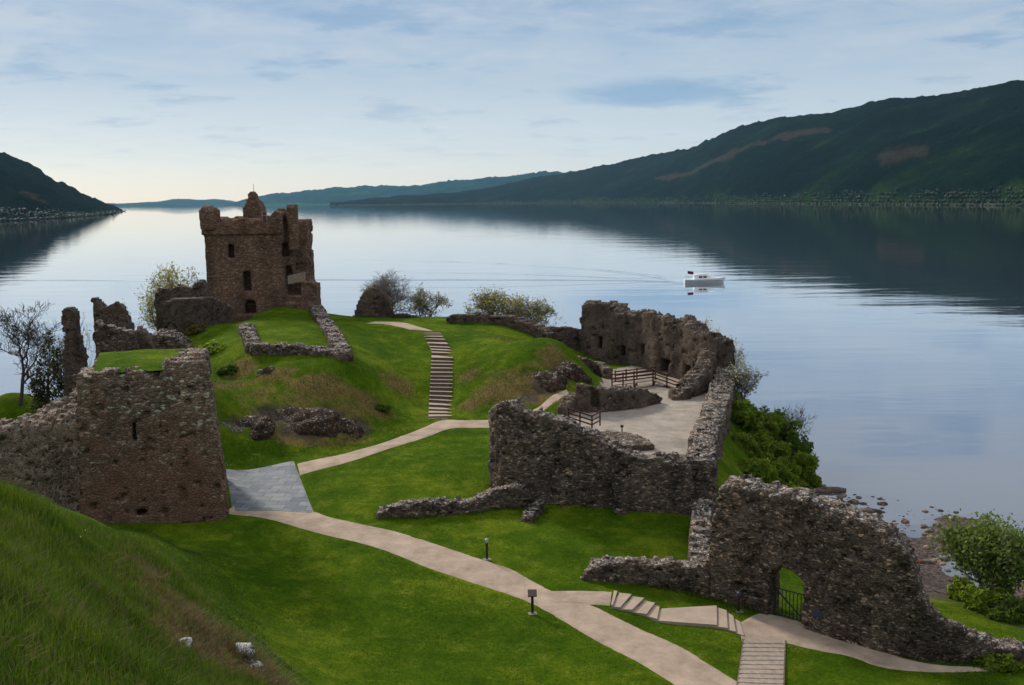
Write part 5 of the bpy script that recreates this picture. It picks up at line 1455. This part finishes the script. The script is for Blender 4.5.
def grow(seed, height, stems=1, levels=4, spread=.55, up=.35, kids=4, r0=None, lean=(0, 0), trunk_frac=.35):
    """limb polylines of a tree standing at the origin"""
    rs = np.random.RandomState(seed); limbs = []; tips = []
    def limb(p, d, L, r, lev):
        n = 4; pts = [p]; dd = d.copy()
        for i in range(n):
            dd = dd + rs.randn(3) * .16 + np.array((0, 0, up * .18)); dd /= np.linalg.norm(dd)
            pts.append(pts[-1] + dd * L / n)
        pts = np.array(pts); rr = np.linspace(r, r * .45, n + 1); limbs.append((pts, rr, lev))
        if lev >= levels: tips.extend(pts[2:]); return
        for k in range(kids + (lev == 0)):
            t_ = .35 + .65 * (k + rs.rand()) / (kids + (lev == 0)); i = min(int(t_ * n), n - 1)
            q = pts[i] + (pts[i + 1] - pts[i]) * (t_ * n - i)
            out = rs.randn(3); out -= dd * out.dot(dd); out /= np.linalg.norm(out)
            nd = dd * (1 - spread) + out * spread * 1.2 + np.array((0, 0, up * .4)); nd /= np.linalg.norm(nd)
            limb(q, nd, L * (.52 + .25 * rs.rand()), r * .5, lev + 1)
    for s in range(stems):
        an = 2 * math.pi * (s + rs.rand() * .6) / max(stems, 1); k = (.12 if stems == 1 else .5)
        d = np.array((math.cos(an) * k * rs.rand() + lean[0], math.sin(an) * k * rs.rand() + lean[1], 1.0)); d /= np.linalg.norm(d)
        limb(np.array((math.cos(an), math.sin(an), 0)) * (.25 if stems > 1 else 0), d, height * (.55 if levels > 2 else .7), r0 or height * .022, 0)
    return limbs, np.array(tips)

def limb_mesh(limbs, minr=.012):
    V, F, b = [], [], 0
    for pts, rr, lev in limbs:
        n = 6 if lev == 0 else (4 if lev == 1 else 3)
        d = np.gradient(pts, axis=0); d /= np.linalg.norm(d, axis=1)[:, None]
        a = np.cross(d, (0.31, .22, .92)); a /= np.linalg.norm(a, axis=1)[:, None] + 1e-9; c = np.cross(d, a)
        th_ = np.arange(n) * 2 * math.pi / n
        ring = pts[:, None] + (a[:, None] * np.cos(th_)[None, :, None] + c[:, None] * np.sin(th_)[None, :, None]) * np.maximum(rr, minr)[:, None, None]
        V.append(ring.reshape(-1, 3)); m_ = len(pts)
        i_ = np.arange(m_ * n).reshape(m_, n) + b
        F.append(np.stack([i_[:-1], np.roll(i_[:-1], -1, 1), np.roll(i_[1:], -1, 1), i_[1:]], -1).reshape(-1, 4)); b += m_ * n
    return np.concatenate(V), np.concatenate(F)

def tree(name, label, cat, base, height, seed, leafn=0, leafs=.15, lmat=None, bark=None, group=None, width=None, minr=.012, jitter=.25, **kw):
    base = np.array(base, float)
    limbs, tips = grow(seed, height, **kw)
    allp = np.concatenate([l[0] for l in limbs]); sz = height / max(allp[:, 2].max(), .1)
    ext = max(np.percentile(np.abs(tips[:, :2]), 93), .1); sx = (width / 2 / ext) if width else sz
    sc3 = np.array((sx, sx, sz)); limbs = [(p * sc3, r, l) for p, r, l in limbs]; tips = tips * sc3
    root = empty(name, base); tag(root, label, cat, group, 'thing')
    v, f = limb_mesh(limbs, minr); v[:, 2] -= .15
    link_mesh('trunk', v + base, f, bark or M['bark'], root)
    if leafn:
        rs = np.random.RandomState(seed + 1)
        P = tips[rs.randint(len(tips), size=leafn)] + rs.randn(leafn, 3) * jitter
        v, f = leaves(P, leafs, rs); link_mesh('crown', v + base, f, lmat, root)
    return root

def bush(name, label, c, rx, ry, rz, n, size, mat, seed, cat='bush', group=None, stems=5, lump=.38):
    c = np.array(c, float); rs = np.random.RandomState(seed)
    d = rs.randn(n, 3); d[:, 2] = np.abs(d[:, 2]) * 1.0 - .12; d /= np.linalg.norm(d, axis=1)[:, None]
    lum = fbm(d[:, 0] * 2.4 + seed, d[:, 1] * 2.4, d[:, 2] * 2.4, seed, 3)
    r = (0.80 + lump * 1.5 * lum) * (rs.rand(n) ** .28)
    P = d * r[:, None]
    keep = fbm(P[:, 0] * 3.5 + seed, P[:, 1] * 3.5, P[:, 2] * 3.5, seed + 3, 2) > -.22
    P, d = P[keep], d[keep]
    P = P * (rx, ry, rz); P[:, 2] = np.maximum(P[:, 2], -.2)
    root = empty(name, c); tag(root, label, cat, group, 'thing')
    v, f = leaves(P, size, rs, d * .9); link_mesh('crown', v + c, f, mat, root)
    limbs, _ = grow(seed, rz * 1.0, stems=stems, levels=2, kids=3, spread=.5); ext = np.abs(np.concatenate([l[0] for l in limbs])[:, :2]).max()
    limbs = [(p * (rx * .75 / ext, ry * .75 / ext, .8), r_, l) for p, r_, l in limbs]
    v, f = limb_mesh(limbs, .015); v[:, 2] -= .1; link_mesh('trunk', v + c, f, M['bark_dark'], root)
    return root

def ground(px, Y, z=None):
    q = aty(px, 330, Y); return np.array((q[0], q[1], float(hraw(q[0], q[1])) if z is None else z))
def top_h(base, py): 
    pj = project(base)[0]; return zat(pj[0], py, base[0], base[1]) - base[2]
def tree_px(name, label, cat, px, Y, py_top, w_px, seed, **kw):
    b_ = ground(px, Y); h = max(top_h(b_, py_top), 1.5)
    return tree(name, label, cat, b_, h, seed, width=w_px / FPX * Y, **kw)

tree_px('bare_tree', 'large bare tree with fine dark twigs at left edge of the picture', 'tree', 14, 100, 299, 78, 201, levels=5, kids=4, spread=.5, minr=.018, bark=M['bark_dark'])
tree_px('pine_tree', 'small dark olive tree standing between two bare trees by the loch', 'tree', 40, 97, 333, 34, 202, leafn=2600, leafs=.16, lmat=M['leaf_olive'], levels=3, kids=5, spread=.75, up=.05, minr=.02, bark=M['bark_dark'], jitter=.22)
tree_px('bare_tree', 'slim bare tree with few buds just left of the masonry finger', 'tree', 63, 98, 312, 42, 203, leafn=260, leafs=.12, lmat=M['leaf_bud'], levels=4, kids=4, minr=.016)
tree_px('budding_tree', 'budding yellow green tree rising behind dark broken wall left of the tower', 'tree', 160, 133, 263, 84, 204, leafn=3000, leafs=.18, lmat=M['leaf_bud'], levels=4, kids=4, minr=.02, stems=2, jitter=.3)
tree_px('budding_tree', 'faint leafless sapling showing over the ragged slab of wall', 'tree', 128, 112, 300, 22, 215, leafn=150, leafs=.13, lmat=M['leaf_bud'], levels=3, kids=4, minr=.016)
tree_px('bare_tree', 'bare grey many stemmed shrub just right of lone dark wall stump', 'tree', 388, 133, 267, 52, 205, levels=4, kids=5, stems=4, minr=.012, leafn=200, leafs=.12, lmat=M['leaf_bud'])
tree_px('bare_tree', 'thin yellowish shrub with sparse buds above the head of hill steps', 'tree', 426, 134, 281, 34, 206, levels=4, kids=4, stems=3, minr=.018, leafn=700, leafs=.15, lmat=M['leaf_bud'])
tree_px('budding_bush', 'left and taller of two budding yellow green bushes behind the crest wall', 'bush', 492, 131, 287, 56, 207, levels=4, kids=4, stems=5, minr=.018, leafn=1500, leafs=.16, lmat=M['leaf_bud'], jitter=.3)
tree_px('budding_bush', 'right and lower of two budding yellow green bushes behind the crest wall', 'bush', 530, 131, 296, 50, 208, levels=4, kids=4, stems=5, minr=.018, leafn=1300, leafs=.16, lmat=M['leaf_bud'], jitter=.3)
tree_px('blossom_tree', 'pale blossoming tree showing over the loch end of the hall wall', 'tree', 728, 117.5, 317, 56, 209, levels=4, kids=4, stems=2, minr=.02, leafn=2000, leafs=.15, lmat=M['leaf_pale'], jitter=.25)
tree_px('blossom_tree', 'lower pale leafy sapling outside the loch side wall of courtyard', 'tree', 743, 106, 357, 30, 210, levels=4, kids=4, stems=3, minr=.016, leafn=900, leafs=.14, lmat=M['leaf_pale'], jitter=.2)
# thicket on the bank between the courtyard and the loch
TK = [(738,402,2.0,1.7,'bright green bush highest on the loch bank beside the courtyard wall',0), (754,414,2.4,2.2,'rounded green bush near top of the loch bank thicket',1), (772,418,2.5,2.4,'dark green bush at the top right of the loch bank thicket',2), (742,432,1.6,1.4,'low green bush in thicket nearest to the strip of grass',0),
      (762,440,2.4,2.0,'broad green bush at the centre of the loch bank thicket',1), (790,440,2.6,2.5,'dark green bush on the outer shoulder of the loch bank thicket',2), (752,460,2.0,1.5,'low bush at lower left of the thicket above the gate wall',0), (775,466,2.5,1.9,'wide green bush low in the middle of the loch bank thicket',1), (800,462,2.2,2.4,'green bush on right edge of the thicket over the water',0), (790,486,2.0,1.3,'lowest bush of the loch bank thicket behind the gate wall top',1), (805,484,1.4,1.3,'small dark bush at the waterline corner of the loch bank thicket',2)]
for k, (px, py, r_, h_, lab, mi) in enumerate(TK):
    q = T(px, py + 15)
    if q[2] < .3: q = atz(px, py + 15, 1.2); q[2] = max(float(hraw(q[0], q[1])), .2)
    q[2] -= .3
    bush('green_bush', lab, q, r_ * 1.15, r_ * 1.1, h_ * 1.25, int(3400 * r_), .18, M[('leaf_green', 'leaf_green', 'leaf_dark')[mi]], 300 + k, group='bushes of the loch bank thicket')
q = T(796, 452); tree('bare_tree', 'small bare grey sapling poking above the right side of the thicket', 'tree', (q[0], q[1], max(q[2], .2)), 5.2, 211, width=3.4, levels=4, kids=4, minr=.016)
q = T(815, 478); tree('bare_tree', 'tiny leafless twiggy shrub at the waterline right of the thicket', 'tree', (q[0], q[1], max(q[2], .1)), 2.2, 212, width=1.6, levels=3, kids=4, minr=.014)
# big willows by the beach
q = ground(1000, 66.5); 
tree('willow_bush', 'large pale green leafy willow at right edge above the beach', 'tree', q, top_h(q, 515), 213, width=4.0, leafn=11000, leafs=.15, lmat=M['leaf_willow'], levels=4, kids=4, stems=5, minr=.02, jitter=.36, spread=.6)
bush('green_bush', 'broad dark green understorey bush beneath the pale willow by the beach', ground(1008, 64.5), 2.4, 1.8, 2.4, 6000, .15, M['leaf_green'], 331)
bush('green_bush', 'darker bush left of the willow foot beside the pebbles', ground(972, 67.5), 1.2, 1.1, 1.5, 2600, .15, M['leaf_green'], 332)
bush('green_bush', 'low dark bush at right edge beyond the end of the gate wall', ground(1020, 63), 1.8, 1.4, 1.5, 3200, .14, M['leaf_dark'], 333)
bush('green_bush', 'low green bush in the bottom right corner at the path end', ground(1010, 54.3), 1.5, .9, .8, 3500, .11, M['leaf_green'], 334)
bush('gorse_bush', 'brownish yellow gorse bush at foot of the dark retaining wall', T(196, 332), 1.6, 1.2, 1.0, 1800, .14, M['leaf_brown'], 335)
bush('gorse_bush', 'green scrubby bush on the left shoulder of the mound', T(212, 352), 1.8, 1.4, 1.1, 2200, .15, M['leaf_green'], 336)
bush('gorse_bush', 'dark green bush low on the left flank of the mound', T(228, 372), 1.3, 1.1, .8, 1500, .14, M['leaf_dark'], 337)
bush('gorse_bush', 'dark juniper bush hugging the right flank of the mound', T(381, 409), 1.0, .8, .55, 1200, .12, M['leaf_dark'], 338)

# ------------------------------------------------------------------ grass
PM[:] = PM & np.roll(PM, 1, 0) & np.roll(PM, -1, 0) & np.roll(PM, 1, 1) & np.roll(PM, -1, 1)
def blades(name, P, h, wd, mat, rs, bend=.45):
    n = len(P); an = rs.rand(n) * 2 * math.pi; d = np.stack([np.cos(an), np.sin(an), 0 * an], 1)
    s = np.stack([-np.sin(an), np.cos(an), 0 * an], 1)
    hh = (h * (0.55 + .8 * rs.rand(n)))[:, None] if np.ndim(h) == 0 else (h * (0.55 + .8 * rs.rand(n)))[:, None]
    b_ = (bend * (0.3 + rs.rand(n)))[:, None]
    up = np.array((0, 0, 1.0))
    p0, p1 = P - s * wd / 2, P + s * wd / 2
    m_ = P + up * hh * .55 + d * hh * b_ * .25
    t_ = P + up * hh * (1 - .25 * b_) + d * hh * b_
    V = np.stack([p0, p1, m_ + s * wd * .38, m_ - s * wd * .38, t_], 1).reshape(-1, 3)
    i_ = np.arange(n)[:, None] * 5
    F = np.concatenate([i_ + np.array([[0, 1, 2]]), i_ + np.array([[0, 2, 3]]), i_ + np.array([[3, 2, 4]])])
    tag(link_mesh(name, V, F, mat, origin=np.zeros(3)), kind='stuff')
M['blade'] = leaf_mat('long_grass_blades', (0.024, 0.072, 0.003), (0.115, 0.165, 0.010), .45, .9)
M['blade_lawn'] = leaf_mat('lawn_blades', (0.035, 0.085, 0.003), (0.12, 0.165, 0.008), .45, .5)
M['blade_dry'] = leaf_mat('dry_grass_blades', (0.10, 0.07, 0.025), (0.23, 0.165, 0.075), .3, .8)
rs = np.random.RandomState(77)
def bank_mask(x, y):
    pts = [T(*p)[:2] for p in ((-20,478),(0,490),(60,503),(108,520),(150,558),(190,606),(232,648),(268,690))]
    pts = np.array(pts)
    # signed side of the edge polyline: keep what lies towards the camera / left
    yy = np.interp(x, np.sort(pts[:, 0]), pts[np.argsort(pts[:, 0]), 1])
    return y < yy + 2.4 + .9 * noise3(x * .7, y * .7, 0 * x, 5)
n_ = 420000
X = rs.uniform(-24, -2, n_); Y = 12 + 36 * rs.rand(n_) ** 1.3
pj = project(np.stack([X, Y, hraw(X, Y)], 1))
k_ = bank_mask(X, Y) & (pj[:, 0] > -60) & (pj[:, 0] < 330) & (pj[:, 1] < 760) & (rs.rand(n_) < np.clip(260 / Y ** 1.6, 0, 1))
X, Y = X[k_], Y[k_]
def mask_at(Mk, x, y): return Mk[np.clip(np.round((y - GY[0]) / .5).astype(int), 0, len(GY) - 1), np.clip(np.round((x - GX[0]) / .5).astype(int), 0, len(GX) - 1)]
dry_ = mask_at(drym, X, Y) + .45 * fbm(X * .9, Y * .9, 0, 3, 3)
isd = (dry_ + .30 * rs.randn(len(X)) > .42) | (rs.rand(len(X)) < .02); rk_ = mask_at(rockm, X, Y) > .55
P = np.stack([X, Y, hraw(X, Y) - .03], 1)
hv = 0.26 + .42 * np.clip(fbm(X * .35, Y * .35, 0, 12, 3) + .3, 0, 1)
blades('long_grass', P[~isd & ~rk_], hv[~isd & ~rk_], .016, M['blade'], rs)
blades('dry_grass', P[isd & ~rk_], hv[isd & ~rk_] * .95, .014, M['blade_dry'], rs, .8)
# shade on the ditch slope below the bank, put into darker grass blades
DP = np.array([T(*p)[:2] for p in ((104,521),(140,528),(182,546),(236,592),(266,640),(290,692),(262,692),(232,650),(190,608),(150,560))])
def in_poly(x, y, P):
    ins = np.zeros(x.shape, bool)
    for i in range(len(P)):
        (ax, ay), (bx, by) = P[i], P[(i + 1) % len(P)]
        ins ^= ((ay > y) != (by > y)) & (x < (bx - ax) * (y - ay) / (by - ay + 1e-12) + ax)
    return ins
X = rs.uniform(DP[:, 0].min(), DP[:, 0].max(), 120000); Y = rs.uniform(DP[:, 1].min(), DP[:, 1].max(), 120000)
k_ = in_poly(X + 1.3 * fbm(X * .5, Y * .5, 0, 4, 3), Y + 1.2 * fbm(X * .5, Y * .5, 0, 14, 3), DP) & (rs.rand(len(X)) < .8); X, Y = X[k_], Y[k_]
M['blade_shade_dark'] = leaf_mat('shade_dark_grass_blades', (0.018, 0.060, 0.004), (0.055, 0.105, 0.006), .35, .6)
blades('ditch_shade_grass', np.stack([X, Y, hraw(X, Y) - .02], 1), .11, .03, M['blade_shade_dark'], rs, .6)
# rough grass on the mound and hump, thin short sward elsewhere
n_ = 900000
X = rs.uniform(-42, 34, n_); Y = rs.uniform(44, 128, n_)
Z = hraw(X, Y); pj = project(np.stack([X, Y, Z], 1))
ok_ = (pj[:, 0] > -20) & (pj[:, 0] < 1040) & (pj[:, 1] < 700) & ~on_path(X, Y) & (Z > 1.8) & (rs.rand(n_) < np.clip(3000 / Y ** 2, 0, 1))
ok_ &= mask_at(rockm, X, Y) < .6
ins_c = (X > 6) & (X < 20) & (Y > 76) & (Y < 112)
ok_ &= ~ins_c
X, Y, Z = X[ok_], Y[ok_], Z[ok_]
dr = mask_at(np.maximum(drym, rockm), X, Y)
isd = (dr + .3 * fbm(X * .8, Y * .8, 0, 3, 3) > .5)
P = np.stack([X, Y, Z - .02], 1)
hv = 0.06 + .22 * np.clip(dr * 1.3, 0, 1) + .08 * np.clip(fbm(X * .3, Y * .3, 0, 31, 3), 0, 1)
blades('lawn_grass', P[~isd], hv[~isd], .035, M['blade_lawn'], rs, .6)
gsel = rs.rand(len(P)) < .5
blades('dry_tussocks', P[isd & gsel], hv[isd & gsel], .03, M['blade_dry'], rs, .8)
blades('green_tussocks', P[isd & ~gsel], hv[isd & ~gsel] * 1.15, .03, M['blade_shade_dark'], rs, .7)
# weeds and longer grass added at the foot of the walls as contact shade
WP = []
for p_, v0_ in WALLS:
    n2 = int(p_.L * 46)
    u2 = rs.rand(n2) * p_.L
    for vv in (v0_ - .02 - np.abs(rs.randn(n2)) * .16,):
        x2, y2 = p_.xy(u2, vv); z2 = hraw(x2, y2)
        k2 = (np.abs(z2 - np.interp(u2, p_.u, p_.base)) < 1.2) & ~on_path(x2, y2) & (fbm(x2 * .5, y2 * .5, 0, 55, 2) > -.15)
        WP.append(np.stack([x2, y2, z2 - .02], 1)[k2])
WP = np.concatenate(WP)
WP = WP[~((WP[:, 0] > 7) & (WP[:, 0] < 21) & (WP[:, 1] > 78) & (WP[:, 1] < 113))]
blades('wall_foot_grass', WP, .26, .035, M['blade'], rs, .6)
# small flowers in the long grass
fx_ = rs.uniform(-20, -5, 1500); fy_ = rs.uniform(16, 40, 1500); kf = bank_mask(fx_, fy_) & (rs.rand(1500) < .035)
fp = np.stack([fx_[kf], fy_[kf], hraw(fx_[kf], fy_[kf]) + .36], 1); v, f = leaves(fp, .045, rs, np.array((0, -.2, .9))[None], 1.0)
tag(link_mesh('wildflowers', v, f, simple('white_petals', (.6, .6, .5), .8, .1)), kind='stuff')

# ------------------------------------------------------------------ woods on the far shores
def far_wood(name, V, n, seed, hgt, tmax, mat):
    rs = np.random.RandomState(seed); nr, ncol = V.shape[:2]
    t_ = (rs.rand(n) ** 1.6) * tmax; i = np.clip((t_ * nr).astype(int), 2, nr - 1); j = rs.randint(0, ncol, n)
    B = V[i, j] + np.concatenate([rs.randn(n, 2) * 9, np.zeros((n, 1))], 1)
    iv, if_ = ico(1)
    s = hgt * (.5 + .8 * rs.rand(n))
    jit = 1 + .4 * rs.randn(n, len(iv), 1)
    VV = B[:, None] + iv[None] * jit * np.stack([s * .55, s * .55, s * .7], 1)[:, None] + np.array((0, 0, .2))[None, None] * s[:, None, None]
    FF = (if_[None] + (np.arange(n) * len(iv))[:, None, None]).reshape(-1, 3)
    tag(link_mesh(name, VV.reshape(-1, 3), FF, mat, origin=np.zeros(3)), kind='stuff')
M['wood'] = leaf_mat('far_wood_leaves', (0.006, 0.016, 0.006), (0.011, 0.026, 0.006), 0.0, .004)
far_wood('far_wood', HV['right_hill'], 9000, 3, 5.5, .07, M['wood'])
far_wood('far_wood', HV['left_hill'], 4000, 4, 5, .09, M['wood'])
